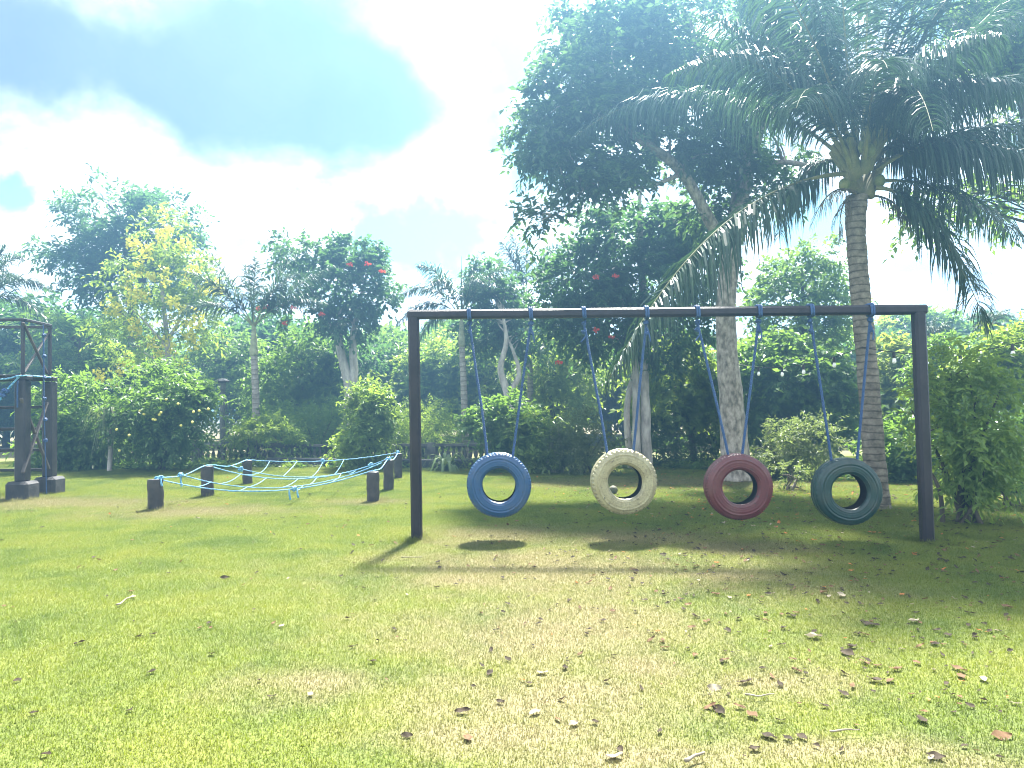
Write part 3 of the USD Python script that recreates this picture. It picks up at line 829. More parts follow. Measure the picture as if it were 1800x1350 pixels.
# ------------------------------------------------------------------ climbing tower at the left edge
T1, T2 = G(27, 879), G(76, 869)
ty1, ty2 = T1[1], T2[1]
tw = thing("climbing_tower", "dark wooden climbing tower with cross braces on square footings at the left edge", "climbing tower", T1)
hTop = P(27, 667, ty1)[2]
LEFT = np.array([-1.35, 0.05, 0.02])
for q, (b, dx) in enumerate(((T1, 0), (T2, 0), (T1 + LEFT, 1), (T2 + LEFT, 1))):
    b = np.array([b[0], b[1], float(gz(b[0], b[1]))])
    lb = b - T1
    v, f = box(lb + [0, 0.17, .12], (.37, .36, .33), .045)
    obj("footing", (v, f), M["concrete_dark"], tw, smooth=30)
    obj("column", bar(lb + [0, 0.17, .28], [lb[0], lb[1] + .17, hTop - T1[2]], .175, .175, .02), M["tower_paint"], tw, smooth=25)
o1, o2 = np.array([0, .17, 0]), T2 - T1 + [0, .17, 0]
hz = lambda py, y_: P(27, py, y_)[2] - T1[2]
zt = hTop - T1[2]
# deck beams and rails
obj("deck_beam", bar(o1 + LEFT + [-.2, 0, zt + .03], o1 + [.12, 0, zt + .03], .14, .06), M["tower_paint"], tw)
obj("deck_beam", bar(o2 + LEFT + [-.2, 0, zt + .03], o2 + [.10, 0, zt + .03], .12, .06), M["tower_paint"], tw)
for k in range(6):
    a = o1 + [-1.45 + .27 * k, -.1, zt + .075]
    obj("deck_plank", bar(a, a + [(o2 - o1)[0], (o2 - o1)[1] + .2, 0], .24, .028), M["tower_paint"], tw)
for q, (cen, wx) in enumerate(((o1, 0), (o2, 0), (o1 + LEFT, 0))):
    obj("rail_post", bar(cen + [0.0, 0, zt + .09], cen + [.0, 0, zt + .96], .048, .048), M["tower_paint"], tw)
obj("top_rail", bar(o1 + LEFT + [-.3, 0, zt + .98], o1 + [.03, 0, zt + .98], .05, .045), M["tower_paint"], tw)
obj("top_rail", bar(o1 + [0.03, 0, zt + .975], o2 + [.02, 0, zt + .955], .045, .045), M["tower_paint"], tw)
obj("top_rail", bar(o2 + LEFT + [-.3, 0, zt + .95], o2 + [.03, 0, zt + .93], .045, .045), M["tower_paint"], tw)
obj("cross_brace", bar(o1 + [.03, -.05, zt + .93], o2 + [-.01, -.05, zt + .12], .045, .03), M["brace_wood"], tw)
obj("cross_brace", bar(o2 + [-.02, .03, zt + .86], o1 + [0, .03, zt + .12], .04, .03), M["brace_wood"], tw)
obj("cross_brace", bar(o1 + [.05, -.115, hz(700, ty1)], o2 + [.06, -.115, hz(832, ty1)], .05, .035), M["brace_wood"], tw)
obj("cross_brace", bar(o2 + [.05, -.15, hz(708, ty1)], o1 + [.10, -.15, hz(832, ty1)], .05, .035), M["brace_wood"], tw)
for q, py in enumerate((718, 757, 795, 831)):
    z = hz(py, ty2)
    obj("rung", bar(o2 + LEFT + [-.2, .12, z], o2 + [-.02, .12, z + .01], .045, .05), M["tower_paint"], tw)
t = thing("tower_rope", "blue ropes knotted along the deck of the climbing tower", "rope", T1)
D0 = np.array([0, .06, 0])
pts = [o1 + [-1.3, -.12, zt + .05], o1 + [-.3, -.12, zt + .01], o1 + [.06, -.12, zt + .06], o2 + [.09, -.12, zt + .055]]
obj("deck_rope", rope_mesh(pts, .014, 80), M["rope_cyan"], t, smooth=True)
pts = [o1 + [.03, -.13, zt + .05], o1 + [-.12, -.2, zt - .17], o1 + [-.30, -.28, zt - .47], o1 + [-.6, -.4, zt - .75]]
obj("slanting_rope", rope_mesh(pts, .016, 80), M["rope_cyan"], t, smooth=True)
v, f = cat(knot(o1 + [-.13, -.2, zt - .19], .025, rng), knot(o1 + [-.17, -.22, zt - .25], .025, rng))
obj("knot", (v, f), M["rope_blue"], t, smooth=True)
pts = [o1 + [.0, -.12, zt - .02], o1 + [.005, -.14, zt - .2], o1 + [.0, -.13, zt - .45]]
obj("loose_end", rope_mesh(pts, .014, 40), M["rope_blue"], t, smooth=True)
pts = [o1 + [.14, .3, zt + .93], o1 + [.15, .3, zt + .2], o1 + [.16, .3, zt - .6], o1 + [.2, .3, .05]]
obj("hanging_rope", rope_mesh(pts, .011, 90), M["rope_blue"], t, smooth=True)
for k in range(6):
    v, f = knot(o1 + [.145 + .006 * k, .3, zt + .75 - .35 * k], .016, rng)
    obj("knot", (v, f), M["rope_blue"], t, smooth=True)

# ------------------------------------------------------------------ balustrade and low wall
F0, F1 = base_at(60, 19.2), base_at(860, 19.6)
fen = thing("balustrade", "low weathered dark concrete balustrade along the far edge of the lawn", "balustrade", F0)
fv = F1 - F0; fl = np.linalg.norm(fv[:2]); fd = fv / fl
HB = 0.50
obj("plinth", bar([0, 0, .04], fv + [0, 0, .04], .22, .14), M["baluster"], fen)
obj("top_rail", bar([0, 0, HB], fv + [0, 0, HB], .2, .07), M["baluster"], fen)
prof = [(0.055, .11), (0.055, .14), (0.03, .155), (0.05, .21), (0.056, .25), (0.03, .36), (0.028, .40), (0.05, .43), (0.05, .467)]
nb = int(fl / .145)
bal = None
for k in range(nb):
    c = fd * (k + .5) * fl / nb
    v, f = tube([(0, 0, z) for _, z in prof], [r for r, _ in prof], 8)
    if k % 14 == 0:
        v, f = box((0, 0, HB / 2 + .03), (.24, .24, HB + .08), .02)
        obj("pier", (v + c, f), M["baluster"], fen)
    else:
        obj("baluster", (v + c, f), M["baluster"], fen, smooth=True)
W0, W1 = base_at(470, 18.3), base_at(850, 18.0)
lw_ = obj("low_wall", bar(W0 + [0, 0, .09], W1 + [0, 0, .10], .2, .22, .02), M["concrete_dark"])
tag(lw_, "low dark kerb wall at the lawn's far edge behind the rope net", "wall")

# ------------------------------------------------------------------ lamp post
b = base_at(391, 19.9)
lp = thing("lamp_post", "slim garden lamp post with a dark cap before the far brown slope", "lamp post", b)
ztop = P(391, 665, 19.9)[2] - b[2]
obj("pole", tube([(0, 0, -.05), (0, 0, ztop * .5), (0, 0, ztop - .32)], [.075, .07, .06], 12), M["lamp_metal"], lp, smooth=40)
obj("lantern", tube([(0, 0, ztop - .32), (0, 0, ztop - .3), (0, 0, ztop - .12), (0, 0, ztop - .1)], [.06, .09, .11, .10], 8), M["lamp_metal"], lp)
obj("cap", tube([(0, 0, ztop - .1), (0, 0, ztop - .07), (0, 0, ztop - .02), (0, 0, ztop)], [.2, .2, .12, .02], 8), M["black_plastic"], lp)

# ------------------------------------------------------------------ the big tree behind the red tyre
b = G(1293, 845)
yb = b[1]
T = lambda px, py, dy=0.0: P(px, py, yb + dy)
main_trunks = [
    ([b - [0, 0, .1], b + [0, 0, .12], T(1287, 720), T(1277, 610), T(1279, 490), T(1297, 370), T(1312, 292)], [.42, .30, .235, .205, .19, .185, .17]),
    ([T(1283, 452), T(1246, 385, -.2), T(1200, 305, -.5), T(1150, 262, -.8), T(1075, 215, -1.0), T(1010, 180, -1.2)], [.13, .12, .105, .09, .06, .03]),
    ([T(1312, 295), T(1285, 220, .3), T(1240, 120, .4), T(1210, 40, .3), T(1190, -10, .2)], [.14, .12, .10, .07, .03]),
    ([T(1312, 295), T(1345, 200, .2), T(1395, 90, .3), T(1420, -20, .3)], [.13, .11, .09, .04]),
    ([T(1314, 300), T(1375, 285, -.3), T(1440, 290, -.6), T(1500, 250, -.7)], [.07, .05, .045, .02]),
    ([T(1200, 305, -.5), T(1130, 330, -.9), T(1050, 320, -1.2), T(975, 380, -1.2)], [.05, .035, .025, .01]),
]
main_lobes = [PL(1000, 180, yb - 1, 85, 75, 230), PL(965, 230, yb - 1, 55, 60, 120), PL(1090, 110, yb - .5, 130, 105, 390), PL(1080, 235, yb - .8, 125, 70, 330), PL(1190, 190, yb - .3, 110, 85, 290),
              PL(1200, 50, yb, 160, 90, 390), PL(1320, 90, yb + .3, 130, 110, 340), PL(1000, 290, yb - 1, 75, 40, 190), PL(1060, 340, yb - 1.2, 70, 40, 150), PL(950, 385, yb - 1.2, 38, 16, 36),
              PL(1060, 20, yb, 80, 60, 230), PL(1270, 250, yb - .3, 70, 50, 150), PL(1370, 235, yb, 80, 60, 160), PL(1430, -20, yb + .5, 130, 70, 330),
              PL(1240, 350, yb + .5, 60, 50, 120), PL(1345, 330, yb - .3, 50, 35, 60)]
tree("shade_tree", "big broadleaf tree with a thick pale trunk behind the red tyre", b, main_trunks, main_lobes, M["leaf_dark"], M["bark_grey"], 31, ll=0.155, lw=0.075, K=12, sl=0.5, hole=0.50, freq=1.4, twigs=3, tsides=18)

# ------------------------------------------------------------------ the coconut palm
b = G(1541, 893)
yp = b[1]
Q = lambda px, py, dy=0.0: P(px, py, yp + dy)
cp = thing("coconut_palm", "tall coconut palm with big drooping fronds at the right, behind the green tyre", "palm tree", b)
v, f = ringed_trunk([b - [0, 0, .1], b + [0, 0, .08], Q(1536, 800), Q(1524, 640), Q(1511, 500), Q(1504, 400), Q(1506, 345)], [.27, .18, .145, .135, .128, .13, .15], 46, 1)
obj("trunk", (v - b, f), M["bark_coconut"], cp, smooth=True)
crown = Q(1512, 300)
rng = np.random.default_rng(77)
# each frond: start, bend, tip where they show (photograph pixels, metres nearer or farther)
FR = [((1485, 305, -.1), (1245, 320, -1.0), (1070, 668, -1.4), 1.1, 110, 1.0), ((1495, 290, 0), (1250, 60, 1.0), (1010, 240, 2.2), .95, 90, .75),
      ((1490, 280, 0), (1330, 20, -.6), (1180, 130, -1.3), .9, 90, .7), ((1500, 270, -.2), (1400, -60, -1.0), (1290, -120, -1.4), .9, 90, .7), ((1505, 270, -.1), (1480, 60, -.6), (1475, -160, -1.3), .8, 90, .6),
      ((1515, 265, .1), (1560, 60, .4), (1600, -140, .9), .85, 90, .6), ((1525, 270, .1), (1600, 60, -.4), (1640, 230, -2.2), .85, 90, .8), ((1530, 270, .2), (1660, 90, .6), (1790, -20, 1.2), .9, 95, .6),
      ((1535, 280, 0), (1640, 100, -.7), (1800, 150, -1.3), .9, 90, .8), ((1540, 295, 0), (1680, 205, -.2), (1905, 215, -.3), 1.0, 105, 1.0), 
      ((1540, 330, -.1), (1640, 330, -.4), (1738, 580, -.6), .85, 95, .42), ((1500, 285, .4), (1500, 100, 1.6), (1450, 120, 2.6), .8, 80, .8),
      ((1525, 285, .4), (1590, 120, 1.6), (1650, 220, 2.6), .8, 80, .8), ((1495, 295, -.3), (1430, 90, -1.2), (1400, 190, -2.2), .8, 80, .8), ((1520, 280, -.3), (1540, 60, -1.2), (1560, 120, -2.4), .85, 85, .7),
      ((1490, 285, 0), (1380, 90, -.2), (1230, 20, -.6), .9, 85, .8), ((1530, 290, .1), (1590, 190, .2), (1690, 330, .2), .75, 80, .95),
      ((1540, 300, 0), (1700, 180, -.8), (1890, 330, -1.2), 1.0, 95, 1.0), ((1535, 285, .1), (1660, 150, .5), (1850, 120, .8), 1.0, 95, .9), ((1540, 320, .1), (1650, 300, .3), (1800, 420, .5), .9, 80, .9),
      ((1498, 280, 0), (1440, 60, .2), (1395, -220, .6), .9, 85, .6), ((1520, 275, 0), (1590, 40, .3), (1690, -200, .8), .9, 85, .6), ((1508, 275, .2), (1500, 40, .7), (1530, -230, 1.2), .9, 85, .6),
      ((1500, 275, 0), (1400, -20, .2), (1340, 40, .9), .9, 85, .8), ((1515, 270, .1), (1530, 0, .5), (1520, -120, 1.3), .9, 85, .7), ((1530, 275, 0), (1620, 20, .1), (1720, -60, .3), .9, 85, .7),
      ((1495, 280, .2), (1390, 60, .5), (1250, -140, .9), .9, 85, .6), ((1530, 280, .1), (1640, 80, .2), (1790, 20, .2), .95, 90, .75), ((1525, 280, -.2), (1610, 60, -1.0), (1760, 60, -1.8), .9, 90, .8), ((1495, 300, .2), (1420, 230, .7), (1370, 420, .9), .7, 70, .9)]
for s, m_, e, leaf, nn, hg in FR:
    (v, f), rib = frond_mesh(Q(*s), Q(*m_), Q(*e), int(nn * 1.5), leaf, .026, rng, hang=hg)
    fr = obj("frond", (v - b, f), M["frond"], cp)
    obj("midrib", (rib[0] - b, rib[1]), M["midrib"], fr, smooth=True)
# dry husk, leaf bases and a hanging old frond
for k in range(14):
    a = 2 * PI * k / 14 + rng.uniform(-.2, .2)
    d = np.array([math.cos(a), math.sin(a), 0])
    c0 = crown + [0, 0, -.38 + .03 * k]
    v, f = tube(resample([c0 + d * .1, c0 + d * .2 + [0, 0, .25], c0 + d * .38 + [0, 0, .55]], 8), np.array([.075, .07, .065, .06, .05, .045, .04, .035]), 7)
    obj("leaf_base", (v - b, f), M["midrib"], cp, smooth=True)
for s, m_, e in (((1500, 345, -.1), (1470, 350, -.3), (1478, 430, -.4)), ((1530, 345, 0), (1580, 340, -.1), (1600, 410, -.2)), ((1505, 340, -.2), (1455, 310, -.3), (1425, 400, -.4))):
    (v, f), rib = frond_mesh(Q(*s), Q(*m_), Q(*e), 34, .38, .02, rng, hang=1.4)
    fr = obj("dry_frond", (v - b, f), M["frond_dry"], cp, label="withered brown frond hanging below the crown")
    obj("midrib", (rib[0] - b, rib[1]), M["frond_dry"], fr, smooth=True)
for k, (px, py, dy) in enumerate(((1522, 238, -.25), (1534, 248, -.2), (1518, 258, -.3), (1530, 264, -.3), (1546, 318, -.1), (1484, 325, -.1))):
    s = trimesh.creation.icosphere(2, .075)
    v = np.array(s.vertices) * [1, 1, 1.25]
    obj("coconut", (v + Q(px, py, dy) - b, np.array(s.faces)), M["coconut_green"], cp, smooth=True)

# ------------------------------------------------------------------ middle-distance palms
def small_palm(label, bpx, y, crown_px, crown_py, fronds, fl_px, seed, r=.1, shaft=True, spear=None, leafmul=.27, name="feather_palm", group="slender palms behind the lawn"):
    rng = np.random.default_rng(seed)
    b = base_at(bpx, y)
    t = thing(name, label, "palm tree", b, group=group)
    top = P(crown_px, crown_py, y)
    mid = b * .5 + top * .5 + [rng.normal() * .03, 0, 0]
    v, f = ringed_trunk([b - [0, 0, .1], b + [0, 0, .15], mid, top - [0, 0, .75]], [r * 1.35, r * 1.1, r, r * .9], 40, seed, 12, .10)
    obj("trunk", (v - b, f), M["bark_palm"], t, smooth=True)
    if shaft:
        v, f = tube(resample([top - [0, 0, .80], top - [0, 0, .6], top - [0, 0, .2], top + [0, 0, .1]], 10), np.interp(np.linspace(0, 1, 10), [0, .2, .6, 1], [r * .95, r * 1.25, r * .8, r * .35]), 10)
        obj("crownshaft", (v - b, f), M["cactus"], t, smooth=True)
    k = y / FPX
    for (ax, az, ay, up) in fronds:
        tip = top + np.array([ax * fl_px * k, ay * fl_px * k, az * fl_px * k])
        ctl = top + np.array([ax * .45 * fl_px * k, ay * .45 * fl_px * k, up * fl_px * k])
        L = np.linalg.norm(tip - top)
        (v, f), rib = frond_mesh(top, ctl, tip, 85, leafmul * fl_px * k, .018, rng, hang=.42, fwd_=.8, start=.2, spread=.9, plume=.75, slim=1.25)
        fr = obj("frond", (v - b, f), M["frond"], t)
        obj("midrib", (rib[0] - b, rib[1]), M["midrib"], fr, smooth=True)
    if spear:
        v, f = tube([top, top * .5 + P(*spear, y) * .5, P(*spear, y)], [.03, .02, .004], 6)
        obj("spear_leaf", (v - b, f), M["frond_far"], t, smooth=True)
    return t


ring = [(-.95, .35, .1, .75), (-.6, .75, -.3, .8), (.25, .95, .2, .7), (.75, .7, -.2, .75), (.95, .25, .2, .7), (-.95, -.1, -.2, .5), (.85, -.25, .3, .45), (-.4, .3, -.8, .8), (.4, .35, -.8, .75), (0.1, .5, .8, .8), (-.75, -.4, .3, .35)]
small_palm("slender feather palm with upswept fronds between the yellow flowered tree and the pale trunks", 451, 19.9, 446, 575, [(-.55, .98, 0, .5), (.5, 1.05, .1, .5), (-.85, .72, -.2, .62), (.95, .8, .2, .55), (-.25, .9, .4, .55), (.75, .6, -.5, .6), (-1.0, .2, .1, .5), (1.0, .25, -.2, .5), (.2, .8, -.5, .6)], 135, 1, .095, True, (435, 455))
small_palm("slender feather palm just right of the swing frame's left post", 818, 20.6, 811, 560, ring, 118, 2, .09, True, (811, 450))
small_palm("taller feather palm with a ragged crown above the blue tyre", 931, 23.5, 925, 528, [(-.2, 1.0, 0, .6), (.05, .95, .3, .6), (-.35, .85, -.2, .6), (.85, .6, 0, .7), (.95, .15, .2, .55), (-.85, .25, .2, .55), (.5, .75, -.3, .7), (-.8, -.1, -.3, .4), (.7, -.2, -.3, .35)], 118, 3, .09, True, None)
small_palm("feather palm cut off by the left edge behind the tower", -60, 22.0, -35, 540, ring, 120, 4, .1, True, None)
small_palm("small palm top peeping over bushes by the right swing post", 1655, 19.0, 1640, 595, ring, 40, 6, .07, False, None)
small_palm("small palm top peeping over bushes far right of the swing", 1745, 19.5, 1740, 575, ring, 42, 7, .07, False, None)

# ------------------------------------------------------------------ middle-distance trees
def flo(pts, y, m, size=.17):
    return [(P(px, py, y + dy), size, m) for px, py, dy in pts]


y_ = 22.5
b = base_at(613, y_)
Tt = lambda px, py, dy=0.0: P(px, py, y_ + dy)
tree("tulip_tree", "red flowering tree with pale twin trunks left of the swing frame", b,
     [([b - [0, 0, .1], Tt(614, 740), Tt(616, 690), Tt(604, 640), Tt(596, 600), Tt(600, 540)], [.24, .2, .17, .14, .12, .06]), ([Tt(616, 695), Tt(622, 650), Tt(620, 600), Tt(630, 540), Tt(640, 500)], [.15, .13, .11, .08, .04]),
      ([Tt(620, 700), Tt(606, 640), Tt(590, 590), Tt(560, 540)], [.1, .09, .07, .03])],
     [PL(610, 490, y_, 80, 60, 230), PL(560, 455, y_, 75, 35, 110), PL(655, 510, y_, 52, 65, 170), PL(505, 440, y_, 42, 24, 46), PL(540, 545, y_, 75, 28, 120), PL(610, 565, y_, 70, 30, 120), PL(620, 450, y_, 50, 28, 80)],
     M["leaf_deep"], M["bark_pale"], 41, ll=.19, lw=.1, K=9, sl=.5, hole=.42, twigs=4,
     flowers=flo([(672, 477, -1.1), (646, 464, -1.1), (615, 465, -1.2), (499, 537, -1.2), (467, 540, -1.2), (566, 553, -1.4), (516, 541, -1.2), (500, 568, -1.2), (455, 541, -1.0)], y_, M["red_flower"], .105))

y_ = 21.5
b = base_at(901, y_)
tree("fork_tree", "small tree with a pale forked trunk above the blue tyre", b,
     [([b - [0, 0, .1], Tt(898, 735, -1), Tt(892, 690, -1), Tt(880, 650, -1), Tt(890, 600, -1), Tt(885, 560, -1)], [.16, .13, .11, .09, .07, .04]), ([Tt(893, 695, -1), Tt(912, 660, -1), Tt(905, 625, -1), Tt(890, 590, -1)], [.09, .07, .05, .03])],
     [PL(860, 500, y_, 45, 50, 130), PL(880, 560, y_, 70, 55, 240), PL(840, 570, y_, 45, 40, 110), PL(930, 590, y_, 55, 40, 130)], M["leaf_deep"], M["bark_pale"], 42, ll=.17, lw=.085, K=9, sl=.45, hole=.45)

y_ = 18.0
b = base_at(1125, y_)
Tm = lambda px, py, dy=0.0: P(px, py, y_ + dy)
tree("tulip_tree", "red flowering tree of several thin pale stems above the cream tyre", b,
     [([base_at(1118, y_) - [0, 0, .1], Tm(1118, 700), Tm(1112, 600), Tm(1085, 480), Tm(1070, 380), Tm(1060, 300)], [.11, .095, .085, .075, .05, .02]),
      ([base_at(1136, y_) - [0, 0, .1], Tm(1134, 700), Tm(1130, 560), Tm(1128, 440), Tm(1125, 340), Tm(1150, 280)], [.13, .11, .095, .075, .05, .02]),
      ([base_at(1108, y_ + .3) - [0, 0, .1], Tm(1104, 700, .3), Tm(1150, 560, .3), Tm(1180, 440, .3)], [.09, .075, .06, .03])],
     [PL(1110, 420, y_, 110, 55, 380), PL(1190, 410, y_, 75, 50, 230), PL(1030, 490, y_, 80, 60, 330), PL(1130, 500, y_, 100, 65, 380), PL(1050, 570, y_, 80, 55, 260), PL(1170, 580, y_, 90, 55, 260), PL(1000, 560, y_, 50, 45, 120), PL(1240, 480, y_, 50, 60, 150)],
     M["leaf_deep"], M["bark_pale"], 43, ll=.17, lw=.085, K=10, sl=.46, hole=.44, twigs=3,
     flowers=flo([(1048, 487, -1.4), (1082, 485, -1.4), (1048, 580, -1.4), (983, 637, -1.2), (1075, 592, -1.3)], y_, M["red_flower"], .09))

y_ = 31.0
b = base_at(238, y_)
Tl = lambda px, py, dy=0.0: P(px, py, y_ + dy)
tree("tall_tree", "tallest dark feathery tree on the left, behind the yellow flowers", b,
     [([b - [0, 0, .1], Tl(238, 680), Tl(236, 600), Tl(228, 500), Tl(215, 400)], [.3, .26, .22, .15, .05]), ([Tl(236, 600), Tl(190, 500), Tl(130, 440)], [.16, .1, .04]), ([Tl(232, 540), Tl(270, 450), Tl(300, 400)], [.13, .09, .03])],
     [PL(200, 375, y_, 90, 45, 290), PL(280, 395, y_, 70, 45, 220), PL(120, 430, y_, 65, 24, 120), PL(225, 440, y_, 110, 45, 330), PL(150, 470, y_, 70, 35, 170), PL(330, 440, y_, 35, 30, 80), PL(300, 480, y_, 60, 40, 150), PL(215, 500, y_, 80, 35, 190), PL(175, 345, y_, 40, 25, 70)],
     M["leaf_deep"], M["bark_dark"], 44, ll=.24, lw=.1, K=10, sl=.75, hole=.45, freq=1.1, droop=.2)

y_ = 24.5
b = base_at(296, y_)
Ty = lambda px, py, dy=0.0: P(px, py, y_ + dy)
rng = np.random.default_rng(8)
yl = [PL(290, 420, y_, 45, 45, 60), PL(250, 490, y_, 65, 45, 100), PL(335, 490, y_, 60, 50, 100), PL(290, 555, y_, 90, 45, 140), PL(225, 600, y_, 70, 40, 90), PL(350, 560, y_, 50, 45, 70), PL(300, 480, y_, 60, 60, 90)]
ytree = tree("golden_shower_tree", "tree hung with yellow blossom on the left", b, [([b - [0, 0, .1], Ty(297, 700), Ty(294, 600), Ty(285, 500), Ty(290, 400)], [.12, .1, .085, .06, .02]), ([Ty(294, 610), Ty(250, 560), Ty(215, 530)], [.05, .035, .01]), ([Ty(293, 600), Ty(340, 520), Ty(350, 470)], [.05, .035, .01])],
             yl, M["leaf_light"], M["bark_pale"], 45, ll=.19, lw=.085, K=9, sl=.55, hole=.4)
for px, py in ((292, 365), (290, 400), (328, 420), (283, 412), (243, 455), (222, 475), (262, 432), (290, 470), (330, 470), (345, 465), (232, 505), (252, 512), (310, 520), (318, 535), (350, 545), (208, 535), (300, 550), (338, 590), (210, 635), (225, 630), (200, 650), (320, 632), (270, 590), (355, 500), (370, 490), (235, 420), (275, 610), (175, 650), (190, 525), (300, 590), (325, 560), (265, 480), (385, 500), (240, 560)):
    c = P(px + rng.normal() * 3, py, y_ - rng.uniform(.7, 1.6))
    obj("blossom", flower(c - b, rng.uniform(.14, .27), rng, 55, hang=rng.uniform(.25, .6)), M["yellow_flower"], ytree)

# layered trees behind and between
def simple(name, label, px, y, lobes, m, seed, group=None, bark="bark_dark", tr=.1, **kw):
    b = base_at(px, y)
    c = P(lobes[0][0], lobes[0][1], y)
    tk = [([b - [0, 0, .1], b * .6 + c * .4 + [.05, 0, 0], c], [tr, tr * .8, tr * .3])]
    return tree(name, label, b, tk, [PL(l[0], l[1], y + (l[5] if len(l) > 5 else 0), l[2], l[3], l[4]) for l in lobes], M[m], M[bark], seed, group=group, **kw)


simple("spreading_tree", "light green tree in flat layers right behind the climbing tower", 130, 27, [(140, 600, 95, 35, 220), (100, 650, 80, 40, 200), (190, 655, 80, 40, 180), (70, 580, 40, 30, 70)], "leaf_mid", 51, ll=.2, lw=.09, K=9, sl=.6)
simple("spreading_tree", "light green layered tree behind the lamp post", 400, 29, [(385, 610, 55, 30, 130), (425, 640, 50, 40, 150), (350, 640, 60, 35, 140), (420, 700, 50, 60, 160)], "leaf_mid", 52, ll=.2, lw=.09, K=9, sl=.6)
simple("broad_tree", "dark bushy tree right of the slender left palm", 530, 25, [(530, 650, 75, 65, 420), (480, 700, 45, 70, 260), (575, 700, 55, 80, 320), (520, 740, 80, 60, 300), (560, 600, 50, 35, 130)], "leaf_mid", 53, ll=.17, lw=.08, K=9, sl=.5, hole=.34)
simple("broad_tree", "dark tree in flat layers just left of the swing's left post", 700, 29, [(695, 620, 50, 40, 170), (720, 680, 60, 60, 260), (690, 720, 50, 50, 180)], "leaf_mid", 54, ll=.2, lw=.09, K=9, sl=.55, hole=.36)
simple("broad_tree", "bright green bushy tree between the two middle palms", 860, 27, [(850, 650, 60, 45, 250), (770, 640, 55, 45, 230), (830, 710, 70, 50, 260), (760, 700, 60, 50, 220)], "leaf_light", 55, ll=.19, lw=.085, K=9, sl=.5, hole=.34)
simple("broad_tree", "light green tree showing through the swing ropes of the blue and cream tyres", 975, 24, [(960, 640, 60, 50, 260), (1010, 660, 60, 60, 280), (975, 710, 60, 45, 220)], "leaf_light", 56, ll=.19, lw=.08, K=9, sl=.5, hole=.36)
simple("broad_tree", "airy light green tree over the beam between red and green tyres", 1415, 21, [(1410, 490, 75, 50, 230), (1370, 530, 60, 45, 170), (1455, 550, 60, 55, 220), (1400, 590, 80, 50, 260), (1440, 450, 45, 28, 70)], "leaf_mid", 57, ll=.16, lw=.08, K=9, sl=.5, hole=.45, tr=.12)
simple("broad_tree", "dense dark broad-leaved tree behind the ropes of the red tyre", 1390, 19, [(1380, 650, 85, 60, 460), (1440, 690, 70, 70, 380), (1340, 700, 60, 70, 320), (1400, 740, 90, 50, 330)], "leaf_mid", 58, ll=.17, lw=.1, K=9, sl=.45, hole=.33)
simple("broad_tree", "bright broad-leaved shrubby tree just left of the thick trunk", 1220, 19.5, [(1190, 650, 70, 55, 320), (1235, 690, 45, 55, 230), (1160, 700, 60, 40, 160), (1235, 750, 35, 45, 140)], "leaf_light", 59, ll=.18, lw=.11, K=9, sl=.45, hole=.38)
simple("broad_tree", "sunlit yellow-green tree right of the coconut trunk", 1585, 20.5, [(1590, 660, 55, 50, 300), (1570, 720, 55, 60, 300), (1610, 770, 45, 45, 180), (1560, 620, 30, 25, 60)], "leaf_lime", 60, ll=.18, lw=.09, K=9, sl=.45, hole=.36)
simple("broad_tree", "dark creeper-covered tree mound right behind the right swing post", 1655, 17, [(1650, 660, 45, 65, 380), (1670, 730, 60, 60, 300), (1635, 620, 22, 20, 60)], "leaf_mid", 61, ll=.13, lw=.06, K=10, sl=.35, hole=.3)
simple("broad_tree", "tall tangled hedge tree at the far right edge", 1790, 15, [(1760, 640, 60, 55, 330), (1800, 690, 70, 80, 420), (1740, 710, 50, 60, 260), (1810, 610, 50, 35, 160), (1720, 640, 35, 35, 120)], "leaf_light", 62, ll=.12, lw=.055, K=10, sl=.4, hole=.38, bark="bark_pale", twigs=7)
simple("leafy_branch_tree", "leafy tree reaching in at the top right corner behind the palm", 1960, 13.5, [(1765, 60, 70, 65, 230), (1800, 130, 60, 40, 130), (1690, -20, 70, 50, 160), (1660, 360, 55, 20, 40), (1740, 345, 45, 35, 50), (1620, 380, 30, 14, 18), (1830, 0, 100, 100, 300)], "leaf_mid", 63, ll=.15, lw=.075, K=11, sl=.5, hole=.4, tr=.2)

# shrubs along the far edge of the lawn
def bush(label, px, y, lobes, m, seed, ll=.11, lw=.05, K=11, sl=.46, hole=.38, name="shrub", stems=5, **kw):
    b = base_at(px, y)
    rng = np.random.default_rng(seed + 500)
    tk = []
    for k in range(stems):
        l = lobes[k % len(lobes)]
        c = P(l[0], l[1], y) + rng.normal(size=3) * .15
        s = b + [rng.normal() * .12, rng.normal() * .1, 0]
        tk.append(([s - [0, 0, .06], s * .55 + c * .45 + rng.normal(size=3) * .06, c], [.03, .022, .008]))
    return tree(name, label, b, tk, [PL(l[0], l[1], y + (l[5] if len(l) > 5 else 0), l[2], l[3], l[4]) for l in lobes], M[m], M["bark_dark"], seed, ll=ll, lw=lw, K=K, sl=sl, hole=hole, cate="shrub",
                tsides=6, crown_name="foliage", twigs=4, limb_r=.014, **kw)


